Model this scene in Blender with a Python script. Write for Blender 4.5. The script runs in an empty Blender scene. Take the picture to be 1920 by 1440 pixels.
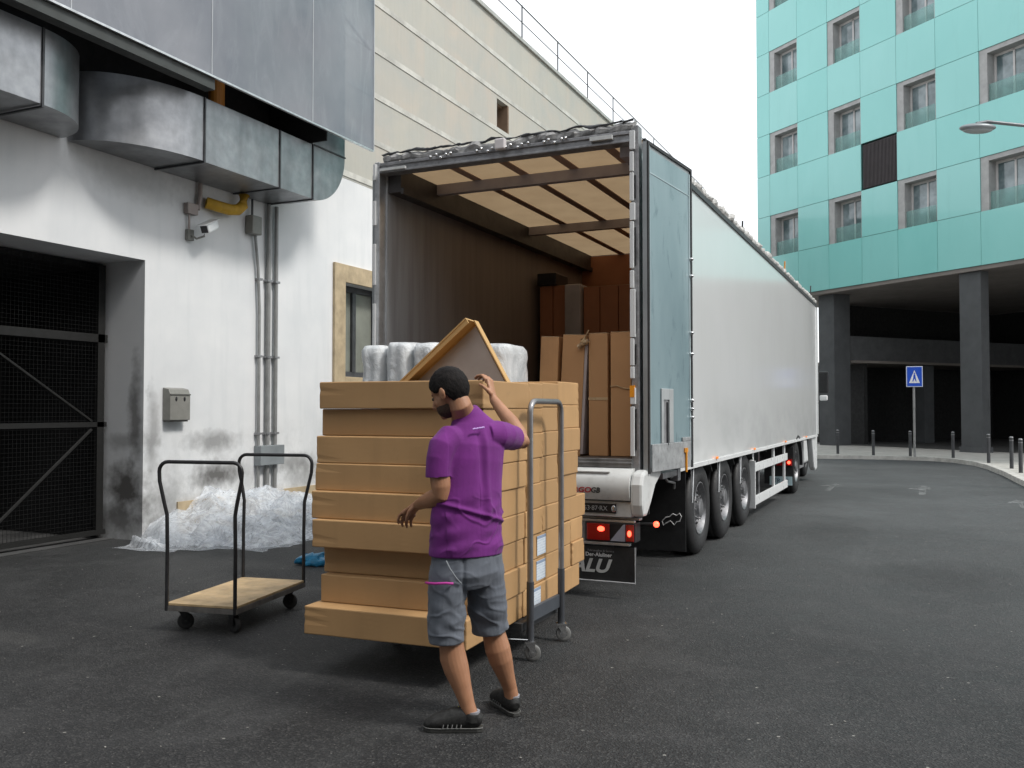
import bpy, bmesh, math, random
from mathutils import Vector, Matrix, noise
R = math.radians
random.seed(7)
S = bpy.context.scene
COL = S.collection
# ------------------------------------------------------------------ camera
cd = bpy.data.cameras.new("camera"); cam = bpy.data.objects.new("camera", cd); COL.objects.link(cam)
cam.location = (0, 0, 1.6); cam.rotation_euler = (R(90 + 1.58), 0, R(24.452))
cd.sensor_width = 36; cd.lens = 31.875; cd.clip_start = .05; cd.clip_end = 2000
S.camera = cam
# ------------------------------------------------------------------ sky, sun, exposure
SUN_EL, SUN_AZ = 50, 94            # azimuth measured clockwise from +Y: the light comes from the right of the street
w = bpy.data.worlds.new("World"); S.world = w; w.use_nodes = True
nt = w.node_tree; bg = nt.nodes["Background"]
sky = nt.nodes.new("ShaderNodeTexSky"); sky.sky_type = 'NISHITA'; sky.sun_disc = False
sky.sun_elevation = R(SUN_EL); sky.sun_rotation = R(SUN_AZ); sky.dust_density = 3; sky.air_density = 1
mx = nt.nodes.new("ShaderNodeMixRGB"); mx.inputs[0].default_value = .86; mx.inputs[2].default_value = (10.8, 11.1, 11.4, 1)
nt.links.new(sky.outputs[0], mx.inputs[1]); nt.links.new(mx.outputs[0], bg.inputs[0]); bg.inputs[1].default_value = .095
ld = bpy.data.lights.new("sun", 'SUN'); ld.energy = 1.7; ld.angle = R(11); ld.color = (1, .97, .92)
sun = bpy.data.objects.new("sun", ld); COL.objects.link(sun)
dv = Vector((math.sin(R(SUN_AZ)) * math.cos(R(SUN_EL)), math.cos(R(SUN_AZ)) * math.cos(R(SUN_EL)), math.sin(R(SUN_EL))))
sun.rotation_euler = dv.to_track_quat('Z', 'Y').to_euler(); sun.location = (10, -10, 30)
S.view_settings.view_transform = 'Standard'; S.view_settings.look = 'None'; S.view_settings.exposure = 0.60; S.view_settings.gamma = 1
S.render.engine = 'CYCLES'; S.cycles.use_denoising = True; S.cycles.max_bounces = 8

# ------------------------------------------------------------------ materials
class NT:
    def __init__(s, name):
        s.m = bpy.data.materials.new(name); s.m.use_nodes = True; s.t = s.m.node_tree
        s.b = s.t.nodes["Principled BSDF"]; s.out = s.t.nodes["Material Output"]; s._p = None; s._g = None
    def n(s, typ, **k):
        x = s.t.nodes.new(typ)
        for a, v in k.items(): setattr(x, a, v)
        return x
    def put(s, sock, v):
        if isinstance(v, bpy.types.NodeSocket): s.t.links.new(v, sock)
        elif v is not None:
            if isinstance(v, (tuple, list)) and len(v) == 3 and sock.type == 'RGBA': v = (*v, 1)
            sock.default_value = v
    def pos(s):
        if s._p is None: s._p = s.n("ShaderNodeNewGeometry").outputs["Position"]
        return s._p
    def obj(s):
        if s._g is None: s._g = s.n("ShaderNodeTexCoord").outputs["Object"]
        return s._g
    def math(s, op, a, b=0, c=None, clamp=False):
        x = s.n("ShaderNodeMath", operation=op, use_clamp=clamp); s.put(x.inputs[0], a); s.put(x.inputs[1], b)
        if c is not None: s.put(x.inputs[2], c)
        return x.outputs[0]
    def vec(s, v, loc=(0, 0, 0), sc=(1, 1, 1), rot=(0, 0, 0)):
        x = s.n("ShaderNodeMapping"); s.put(x.inputs[0], v); x.inputs[1].default_value = loc; x.inputs[2].default_value = rot; x.inputs[3].default_value = sc
        return x.outputs[0]
    def noise(s, scale, det=4, v=None, rough=.55, dist=0):
        x = s.n("ShaderNodeTexNoise"); s.put(x.inputs["Vector"], v if v is not None else s.pos())
        x.inputs["Scale"].default_value = scale; x.inputs["Detail"].default_value = det; x.inputs["Roughness"].default_value = rough; x.inputs["Distortion"].default_value = dist
        return x.outputs[0]
    def vor(s, scale, v=None, feat='F1', out=0):
        x = s.n("ShaderNodeTexVoronoi", feature=feat); s.put(x.inputs["Vector"], v if v is not None else s.pos()); x.inputs["Scale"].default_value = scale
        return x.outputs[out]
    def ramp(s, f, a, b, lo=0, hi=1):
        x = s.n("ShaderNodeMapRange"); x.clamp = True; s.put(x.inputs[0], f)
        x.inputs[1].default_value = a; x.inputs[2].default_value = b; x.inputs[3].default_value = lo; x.inputs[4].default_value = hi
        return x.outputs[0]
    def mix(s, f, a, b, typ='MIX'):
        x = s.n("ShaderNodeMixRGB", blend_type=typ); s.put(x.inputs[0], f); s.put(x.inputs[1], a); s.put(x.inputs[2], b)
        return x.outputs[0]
    def bump(s, h, st=.2, d=.01):
        x = s.n("ShaderNodeBump"); s.put(x.inputs["Height"], h); x.inputs["Strength"].default_value = st; x.inputs["Distance"].default_value = d
        s.t.links.new(x.outputs[0], s.b.inputs["Normal"])
    def sep(s, v=None):
        x = s.n("ShaderNodeSeparateXYZ"); s.put(x.inputs[0], v if v is not None else s.pos()); return x.outputs
    def blob(s, c, r):          # 1 in the middle of an ellipsoid, 0 outside
        x = s.vec(s.pos(), loc=tuple(-c[i] / r[i] for i in range(3)), sc=tuple(1 / q for q in r))
        l = s.n("ShaderNodeVectorMath", operation='LENGTH'); s.put(l.inputs[0], x)
        nn = s.math('MULTIPLY', s.math('SUBTRACT', s.noise(7, 5), .5), 1.3)
        return s.ramp(s.math('ADD', l.outputs["Value"], nn), .3, 1.15, 1, 0)
    def set(s, col=None, rough=None, metal=None, **k):
        if col is not None: s.put(s.b.inputs["Base Color"], col)
        if rough is not None: s.put(s.b.inputs["Roughness"], rough)
        if metal is not None: s.put(s.b.inputs["Metallic"], metal)
        for a, v in k.items(): s.put(s.b.inputs[a.replace('_', ' ')], v)
        return s.m
def mul(c, f): return tuple(min(1, q * f) for q in c)
def M(name, col, rough=.55, metal=0, var=.18, scale=3, bump=0, bscale=60, dirt=0, **k):
    t = NT(name)
    f = t.noise(scale, 5)
    c = t.mix(t.ramp(f, .3, .7), mul(col, 1 - var), mul(col, 1 + var * .6))
    if dirt: c = t.mix(t.ramp(t.noise(scale * 2.3, 6, rough=.7), .5, .75, 0, dirt), c, (.09, .08, .07))
    if bump: t.bump(t.noise(bscale, 4), bump, .004)
    r = t.ramp(t.noise(scale * 3, 4), .3, .7, rough * .85, min(1, rough * 1.15))
    return t.set(c, r, metal, **k)

t = NT("asphalt")
p = t.pos(); x, y, z = t.sep()
big = t.noise(.42, 6, rough=.62, dist=.4); mid = t.noise(2.0, 7, rough=.7); fine = t.noise(70, 3)
c = t.mix(t.ramp(big, .36, .66), (.0045, .0045, .0052), (.021, .0215, .0225))
c = t.mix(t.ramp(mid, .47, .62, 0, .8), c, (.034, .034, .035))
c = t.mix(t.ramp(t.noise(.9, 7, t.vec(p, loc=(9, 4, 0)), rough=.7, dist=.8), .52, .60, 0, .5), c, (.0075, .0075, .008))
c = t.mix(t.ramp(t.noise(1.1, 6, t.vec(p, loc=(3, 1, 0), sc=(1.5, .22, 1), rot=(0, 0, .35)), rough=.65), .54, .70, 0, .50), c, (.050, .051, .050))
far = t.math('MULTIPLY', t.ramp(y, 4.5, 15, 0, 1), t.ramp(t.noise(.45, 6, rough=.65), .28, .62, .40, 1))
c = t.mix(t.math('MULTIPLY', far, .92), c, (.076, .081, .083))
# old oil stains
for cx, cy, rx, ry in ((-2.9, 3.1, .8, .35), (-1.0, 3.4, .5, .3), (-4.2, 3.6, .35, .5), (-.6, 6.2, .9, .5), (.2, 9.5, .6, 1.3), (-1.2, 12.5, .5, 1.4)):
    v_ = t.vec(p, loc=(-cx / rx, -cy / ry, 0), sc=(1 / rx, 1 / ry, 0)); l_ = t.n("ShaderNodeVectorMath", operation='LENGTH'); t.put(l_.inputs[0], v_)
    k_ = t.ramp(t.math('ADD', l_.outputs["Value"], t.math('MULTIPLY', t.math('SUBTRACT', mid, .5), 2.2)), .2, 1.2, .6, 0)
    c = t.mix(k_, c, (.009, .009, .010))
v_ = t.vec(p, loc=(5.86 / .40, -4.37 / .16, 0), sc=(1 / .40, 1 / .16, 0)); l_ = t.n('ShaderNodeVectorMath', operation='LENGTH'); t.put(l_.inputs[0], v_)
c = t.mix(t.ramp(t.math('ADD', l_.outputs['Value'], t.math('MULTIPLY', t.math('SUBTRACT', mid, .5), 2.0)), .75, .95, .30, 0), c, (.075, .073, .068))
# aggregate: every chip has its own tone
ag = t.sep(t.vor(95, out=1))[0]
c = t.mix(t.ramp(ag, .70, 1, 0, .60), c, (.075, .073, .070)); c = t.mix(t.ramp(ag, .45, 0, 0, .5), c, (.006, .006, .006))
grp_ = t.noise(13, 5, rough=.8)
c = t.mix(t.ramp(grp_, .54, .72, 0, .45), c, (.052, .051, .049))
sp = t.vor(38); spr = t.sep(t.vor(38, out=1))[0]
c = t.mix(t.math('MULTIPLY', t.math('MULTIPLY', t.ramp(sp, .10, .17, 1, 0), t.ramp(spr, .82, .87)), .6), c, (.22, .21, .19))
sp2 = t.vor(9); sq = t.sep(t.vor(9, out=1))[0]
c = t.mix(t.math('MULTIPLY', t.math('MULTIPLY', t.ramp(sp2, .05, .09, 1, 0), t.ramp(sq, .86, .88)), .8), c, (.33, .32, .29))
t.bump(t.math('ADD', t.math('ADD', fine, t.math('MULTIPLY', t.vor(95), 1.0)), t.math('MULTIPLY', grp_, .8)), .9, .008)
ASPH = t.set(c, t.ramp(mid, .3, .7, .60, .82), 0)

t = NT("white_plaster")
x, y, z = t.sep()
c = t.mix(t.ramp(t.noise(1.1, 5), .3, .7), (.66, .67, .68), (.76, .76, .76))
c = t.mix(t.ramp(t.noise(2.2, 5, t.vec(t.pos(), sc=(1, 2.2, .25))), .5, .8, 0, .4), c, (.55, .57, .58))
c = t.mix(t.math('MULTIPLY', t.ramp(z, .0, 1.6, .85, 0), t.ramp(t.noise(2.6, 6, rough=.7), .40, .66)), c, (.33, .33, .32))
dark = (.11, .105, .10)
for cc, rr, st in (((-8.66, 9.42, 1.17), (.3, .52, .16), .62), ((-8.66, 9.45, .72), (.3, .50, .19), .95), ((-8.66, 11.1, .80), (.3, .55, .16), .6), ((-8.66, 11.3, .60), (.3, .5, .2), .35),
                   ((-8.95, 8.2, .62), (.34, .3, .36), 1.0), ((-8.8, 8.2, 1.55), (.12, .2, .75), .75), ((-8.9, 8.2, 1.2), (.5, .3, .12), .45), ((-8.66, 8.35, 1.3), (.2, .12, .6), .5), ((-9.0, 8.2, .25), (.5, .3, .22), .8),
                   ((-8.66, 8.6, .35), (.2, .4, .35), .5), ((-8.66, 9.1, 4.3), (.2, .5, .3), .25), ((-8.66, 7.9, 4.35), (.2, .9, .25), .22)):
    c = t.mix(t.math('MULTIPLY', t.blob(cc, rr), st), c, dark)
t.bump(t.noise(35, 5), .12, .006)
PLASTER = t.set(c, .75)

t = NT("stone_cladding")
x, y, z = t.sep()
br = t.n("ShaderNodeTexBrick"); cv = t.n("ShaderNodeCombineXYZ"); t.put(cv.inputs[0], y); t.put(cv.inputs[1], t.math('SUBTRACT', z, 5.42)); t.put(br.inputs[0], cv.outputs[0])
br.inputs["Scale"].default_value = 1; br.inputs["Brick Width"].default_value = 1.25; br.inputs["Row Height"].default_value = .812; br.inputs["Mortar Size"].default_value = .003; br.offset = .37
br.inputs["Color1"].default_value = (.45, .435, .38, 1); br.inputs["Color2"].default_value = (.48, .42, .36, 1); br.inputs["Mortar"].default_value = (.36, .35, .31, 1)
c = t.mix(t.ramp(t.noise(.9, 6, rough=.6, dist=.6), .35, .66), br.outputs[0], (.40, .40, .37))
c = t.mix(t.ramp(t.noise(2.5, 7, t.vec(t.pos(), sc=(1, .8, 1.6), rot=(.5, 0, 0)), rough=.7, dist=1.5), .5, .72, 0, .55), c, (.44, .43, .40))
c = t.mix(t.ramp(t.noise(5, 6, t.vec(t.pos(), sc=(1, 3, .25))), .45, .8, 0, .35), c, (.37, .36, .32))
t.bump(t.noise(20, 4), .15, .005)
STONE = t.set(c, .7)
STRIP = M("pale_stone_strip", (.52, .51, .47), .7, scale=2, bump=.1, var=.25, dirt=.3)
BEIGE = M("beige_stone_trim", (.46, .36, .23), .7, var=.25, scale=5, bump=.2, dirt=.2)

t = NT("teal_glass_panel")
pid = t.n("ShaderNodeTexVoronoi"); 
c = t.mix(t.ramp(t.noise(.25, 3), .3, .7), (.20, .53, .50), (.235, .58, .55))
c = t.mix(t.ramp(t.noise(1.2, 5, t.vec(t.pos(), sc=(1, 1, .35))), .5, .8, 0, .3), c, (.28, .61, .59))
t.t.nodes.remove(pid)
ox, oy, oz = t.sep(t.obj())
cx_ = t.n("ShaderNodeCombineXYZ"); t.put(cx_.inputs[0], t.math('FLOOR', t.math('DIVIDE', t.math('SUBTRACT', ox, .79), 1.71))); t.put(cx_.inputs[1], t.math('FLOOR', t.math('DIVIDE', t.math('SUBTRACT', oz, 6.45), 1.825)))
wn_ = t.n("ShaderNodeTexWhiteNoise"); t.put(wn_.inputs[0], cx_.outputs[0]); wv_ = wn_.outputs[0]
c = t.mix(t.ramp(wv_, 0, 1, 0, .30), c, (.35, .62, .60))
c = t.mix(t.ramp(t.noise(3, 6, t.vec(t.pos(), sc=(1, 1, .12)), rough=.7), .55, .8, 0, .25), c, (.16, .40, .38))
t.bump(t.noise(.9, 3), .12, .05)
TEAL = t.set(c, t.ramp(wv_, 0, 1, .14, .34), 0, Coat_Weight=.5, Coat_Roughness=.08)
SEAM = M("seam_backing", (.07, .16, .15), .8)
CONC = M("dark_grey_concrete", (.070, .074, .078), .7, var=.2, scale=1.2, bump=.15)
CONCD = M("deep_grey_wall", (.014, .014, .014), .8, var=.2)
SOFF = M("grey_soffit", (.19, .17, .155), .8, var=.15, scale=1)
PAVE = M("pale_paving", (.40, .39, .36), .85, var=.2, scale=2.5, bump=.3, bscale=25, dirt=.25)
KERB = M("kerb_stone", (.47, .46, .43), .8, var=.25, scale=4, bump=.3, dirt=.4)
GALV = NT("galvanised_steel")
g = GALV
c = g.mix(g.ramp(g.noise(9, 4), .3, .7), (.27, .275, .285), (.35, .355, .365))
c = g.mix(g.ramp(g.noise(1.4, 5, g.vec(g.pos(), sc=(1, 1.5, .3))), .45, .75, 0, .7), c, (.13, .135, .14))
GALV = g.set(c, g.ramp(g.noise(6, 4), .3, .7, .30, .42), .8)
STEEL = M("brushed_grey_steel", (.30, .30, .31), .38, .7, scale=10, bump=.03)
ALU = M("aluminium", (.60, .61, .62), .35, .75, var=.2, scale=8, dirt=.25)
ALUD = M("dull_aluminium", (.30, .30, .31), .5, .5, var=.3, scale=12, dirt=.4)
CHROME = M("bright_zinc", (.62, .62, .62), .22, .95, var=.1)
BLACK = M("black_rubber", (.022, .022, .023), .6, var=.3, scale=12, bump=.1)
BLKP = M("black_painted_steel", (.018, .018, .02), .42, .1, var=.3, scale=20, bump=.05, dirt=.25)
DGREY = M("dark_grey_steel", (.06, .062, .066), .5, .3, var=.3, scale=6)
VOID = M("recess_shade_black", (.012, .011, .011), .95)  # near-black colour standing in for the shade of a recess
WHITE = M("white_lacquer", (.70, .71, .71), .3, var=.06, scale=2, dirt=.12)
CREAM = M("white_sheet_metal", (.62, .63, .62), .4, var=.1, scale=3, dirt=.25)
t = NT("white_trailer_side")
x, y, z = t.sep()
c = t.mix(t.ramp(t.noise(.7, 4), .3, .7), (.76, .775, .77), (.80, .815, .815))
c = t.mix(t.math('MULTIPLY', t.ramp(z, 1.0, 1.9, .5, 0), t.ramp(t.noise(3, 6, t.vec(t.pos(), sc=(1, .5, 1))), .4, .75)), c, (.42, .44, .44))
c = t.mix(t.ramp(t.noise(5, 5, t.vec(t.pos(), sc=(1, 2, .12))), .55, .85, 0, .12), c, (.5, .5, .5))
TRSIDE = t.set(c, .2, 0, Coat_Weight=.6, Coat_Roughness=.10)
t = NT("blue_grey_door_sheet")
x, y, z = t.sep()
c = t.mix(t.ramp(t.noise(1.6, 5, t.vec(t.pos(), sc=(1, 1, .4))), .3, .72), (.165, .245, .270), (.265, .355, .380))
c = t.mix(t.ramp(t.noise(4.5, 6, t.vec(t.pos(), sc=(1, 1, .45)), rough=.7, dist=1), .56, .68, 0, .65), c, (.075, .13, .15))
DOORM = t.set(c, .35, .1)
t = NT("roof_tarpaulin")
c = t.mix(t.ramp(t.noise(2.5, 5), .3, .7), (.38, .265, .155), (.45, .32, .19))
c = t.mix(t.ramp(t.noise(3, 6, rough=.7, dist=1), .55, .8, 0, .5), c, (.34, .24, .15))
tr = t.n("ShaderNodeBsdfTranslucent"); t.put(tr.inputs[0], c); ms = t.n("ShaderNodeMixShader"); ms.inputs[0].default_value = .38
t.set(c, .8); t.t.links.new(t.b.outputs[0], ms.inputs[1]); t.t.links.new(tr.outputs[0], ms.inputs[2]); t.t.links.new(ms.outputs[0], t.out.inputs[0]); TARP = t.m
t = NT("trailer_inner_wall")
x, y, z = t.sep()
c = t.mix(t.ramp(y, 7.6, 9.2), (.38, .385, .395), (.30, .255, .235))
c = t.mix(t.ramp(t.noise(3, 5, t.vec(t.pos(), sc=(1, 3, .2))), .4, .75, 0, .6), c, (.19, .17, .16))
PLY = t.set(c, .6)
FLOORW = M("trailer_floor_boards", (.10, .07, .05), .7, var=.3)
t = NT("trailer_front_board"); c = t.mix(t.ramp(t.noise(2, 5), .3, .7), (.32, .125, .062), (.40, .17, .085)); FRONTB = t.set(c, .7)

def cardboard(name, col, var=.12):
    t = NT(name); o = t.pos(); x, y, z = t.sep()
    info = t.n("ShaderNodeObjectInfo").outputs["Random"]
    c = t.mix(info, mul(col, .78), mul(col, 1.12))
    c = t.mix(t.ramp(t.noise(2.3, 5), .3, .7), mul(col, 1 - var), c)
    c = t.mix(t.ramp(t.noise(3.5, 3, t.vec(o, sc=(2.2, 2.2, .06))), .52, .60, 0, .28), c, mul(col, .78))
    c = t.mix(t.ramp(t.noise(40, 3, t.vec(o, sc=(1, 1, 6))), .5, .8, 0, .15), c, mul(col, .8))
    c = t.mix(t.ramp(t.noise(7, 7, rough=.75, dist=.8), .60, .74, 0, .35), c, mul(col, .55))
    wv = t.n("ShaderNodeTexWave"); wv.bands_direction = 'Z'; wv.inputs["Scale"].default_value = 45; wv.inputs["Distortion"].default_value = .6; t.put(wv.inputs[0], o)
    t.bump(t.math('ADD', t.math('MULTIPLY', wv.outputs[1], .12), t.noise(6, 4)), .16, .01)
    return t.set(c, .72)
CARD = cardboard("brown_cardboard", (.475, .283, .125))
CARD2 = cardboard("tan_cardboard", (.52, .27, .115), .16)
CARDY = cardboard("yellowish_cardboard", (.56, .35, .14), .2)
TAPE = M("brown_packing_tape", (.46, .31, .17), .28, var=.08)
t = NT("shipping_label")
o = t.obj(); x, y, z = t.sep(o)
zz = t.math('FRACT', t.math('MULTIPLY', z, 55))
ln = t.math('MULTIPLY', t.math('GREATER_THAN', zz, .55), t.math('GREATER_THAN', t.noise(45, 2, t.vec(o, sc=(1, 1, 2.2))), .46))
head = t.math('GREATER_THAN', z, .045)
c = t.mix(t.math('MULTIPLY', ln, .35), (.68, .74, .80), (.25, .35, .5))
c = t.mix(t.math('MULTIPLY', t.math('MULTIPLY', head, t.math('LESS_THAN', z, .064)), .7), c, (.12, .2, .35))
LABEL = t.set(c, .4)
GREYB = M("grey_liner_sheet", (.32, .285, .27), .5, var=.12, scale=4)
t = NT("clear_plastic_film")
c = t.mix(t.ramp(t.noise(6, 5), .3, .7), (.72, .77, .83), (.90, .93, .97))
tp = t.n("ShaderNodeBsdfTransparent"); ms = t.n("ShaderNodeMixShader"); f = t.ramp(t.noise(5, 6, rough=.7, dist=2.5), .34, .68, .20, .66); t.put(ms.inputs[0], f)
t.bump(t.noise(7, 4, dist=1.5), .45, .02); t.set(c, .18, 0, Transmission_Weight=0)
t.t.links.new(tp.outputs[0], ms.inputs[1]); t.t.links.new(t.b.outputs[0], ms.inputs[2]); t.t.links.new(ms.outputs[0], t.out.inputs[0]); FILM = t.m
t = NT("white_wrapped_film")
c = t.mix(t.ramp(t.noise(5, 5, dist=1), .3, .7), (.52, .55, .57), (.76, .78, .79))
t.bump(t.noise(9, 6, t.vec(t.pos(), sc=(1, 1, .5)), rough=.65, dist=2), .7, .03); WRAP = t.set(c, .25)
t = NT("tinted_screen_glass")
c = t.mix(t.ramp(t.noise(.7, 4), .3, .7), (.22, .24, .275), (.36, .37, .40))
c = t.mix(t.ramp(t.noise(1.6, 7, t.vec(t.pos(), sc=(1, 1.6, .5), rot=(.5, 0, 0)), rough=.72, dist=1.2), .5, .75, 0, .55), c, (.42, .44, .47))  # pale diagonal streaks paint reflections and smudges into the glass colour
c = t.mix(t.ramp(t.vor(14), .03, .05, .5, 0), c, (.5, .5, .5))
tp = t.n("ShaderNodeBsdfTransparent"); tp.inputs[0].default_value = (.80, .84, .88, 1); ms = t.n("ShaderNodeMixShader"); ms.inputs[0].default_value = .62
t.set(c, .12, 0); t.t.links.new(tp.outputs[0], ms.inputs[1]); t.t.links.new(t.b.outputs[0], ms.inputs[2]); t.t.links.new(ms.outputs[0], t.out.inputs[0]); SCREEN = t.m
t = NT("window_glass"); c = t.mix(t.ramp(t.noise(1.5, 3), .35, .65), (.08, .12, .13), (.28, .34, .36)); WGLASS = t.set(c, .06, 0, Coat_Weight=1.0)
FRAMEW = M("pale_window_frame", (.55, .53, .52), .5, var=.1)
REVEAL = M("grey_window_reveal", (.36, .36, .355), .6, var=.15, dirt=.2)
t = NT("railing_glass"); tp = t.n("ShaderNodeBsdfTransparent"); tp.inputs[0].default_value = (.75, .9, .88, 1); ms = t.n("ShaderNodeMixShader"); ms.inputs[0].default_value = .20
t.set((.45, .62, .60), .1); t.t.links.new(tp.outputs[0], ms.inputs[1]); t.t.links.new(t.b.outputs[0], ms.inputs[2]); t.t.links.new(ms.outputs[0], t.out.inputs[0]); RGLASS = t.m
LOUV = M("dark_louvre", (.035, .03, .032), .5)
WOOD = M("worn_plywood", (.50, .36, .20), .6, var=.3, scale=5, bump=.1, dirt=.35)
YEL = M("yellow_foam_lagging", (.50, .29, .02), .65, var=.2, scale=10, bump=.2)
ORA = M("orange_pipe", (.45, .17, .02), .5)
PBOX = M("grey_enamel_box", (.23, .225, .205), .45, var=.12, scale=8, dirt=.2)
PIPE = M("grey_conduit", (.27, .27, .265), .5, .2, var=.2, scale=6)
REDL = M("red_lens", (.35, .008, .008), .15, Coat_Weight=.5)
CLEARL = M("clear_lens", (.35, .36, .42), .12)
def emis(name, col, st):
    t = NT(name); return t.set(col, .3, Emission_Color=(*col, 1), Emission_Strength=st)
REDON = emis("lit_red_bulb", (1, .06, .03), 4.5)
AMBER = emis("amber_marker", (.8, .22, .02), .35)
ORANGE = M("orange_reflector", (.75, .30, .02), .3)
REDT = M("red_lettering", (.45, .02, .03), .4)
WHT = M("white_lettering", (.75, .75, .75), .5)
SIGNB = M("sign_blue", (.01, .075, .50), .35, var=.05)
PLATEW = M("pale_number_plate", (.50, .66, .70), .4)
PAINT = NT("worn_road_paint"); t = PAINT
tp = t.n("ShaderNodeBsdfTransparent"); ms = t.n("ShaderNodeMixShader"); t.put(ms.inputs[0], t.ramp(t.noise(4, 6, rough=.75), .42, .75, 0, .42))
t.set((.33, .34, .34), .8); t.t.links.new(tp.outputs[0], ms.inputs[1]); t.t.links.new(t.b.outputs[0], ms.inputs[2]); t.t.links.new(ms.outputs[0], t.out.inputs[0]); PAINT = t.m
# person
t = NT("skin")
c = t.mix(t.ramp(t.noise(14, 4), .3, .7), (.34, .165, .090), (.41, .205, .115))
c = t.mix(t.ramp(t.noise(170, 3, t.vec(t.pos(), sc=(1, 1, .35))), .56, .75, 0, .16), c, (.13, .06, .035))
t.bump(t.noise(120, 3), .12, .002); SKIN = t.set(c, .5, 0, Subsurface_Weight=.08, Subsurface_Radius=(.3, .1, .05), Subsurface_Scale=.02)
t = NT("short_black_hair"); t.bump(t.noise(220, 3, t.vec(t.pos(), sc=(1, 1, .4))), .7, .004)
HAIR = t.set(t.mix(t.ramp(t.noise(60, 4), .35, .7), (.005, .004, .004), (.014, .011, .010)), .75, 0, Specular_IOR_Level=.2)
def cloth(name, col, sc=1):
    t = NT(name); c = t.mix(t.ramp(t.noise(9, 4), .3, .7), mul(col, .85), mul(col, 1.1))
    t.bump(t.math('ADD', t.math('MULTIPLY', t.noise(500, 2), .25), t.noise(16, 4, dist=.6)), .28 * sc, .008); return t.set(c, .85, 0, Sheen_Weight=.08)
SHIRT = cloth("purple_cotton", (.150, .013, .178))
SHORTM = cloth("grey_work_fabric", (.118, .132, .158), 1.2)
PINK = M("magenta_zip", (.45, .03, .28), .5)
SHOE = M("dark_trainer_fabric", (.016, .016, .0155), .7, var=.7, scale=60, bump=.4, bscale=150)
SOLE = M("grey_shoe_sole", (.045, .045, .042), .6, var=.3, scale=20)
LACE = M("pale_shoelace", (.30, .30, .27), .8)
SOCK = M("grey_sock", (.30, .30, .33), .9)
LILAC = M("lilac_print", (.62, .42, .80), .6)
LEAF = M("dry_leaf", (.40, .26, .05), .8)
BLUEP = M("blue_plastic_bag", (.03, .22, .40), .3, var=.4, scale=15, bump=.5, bscale=20)

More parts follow.
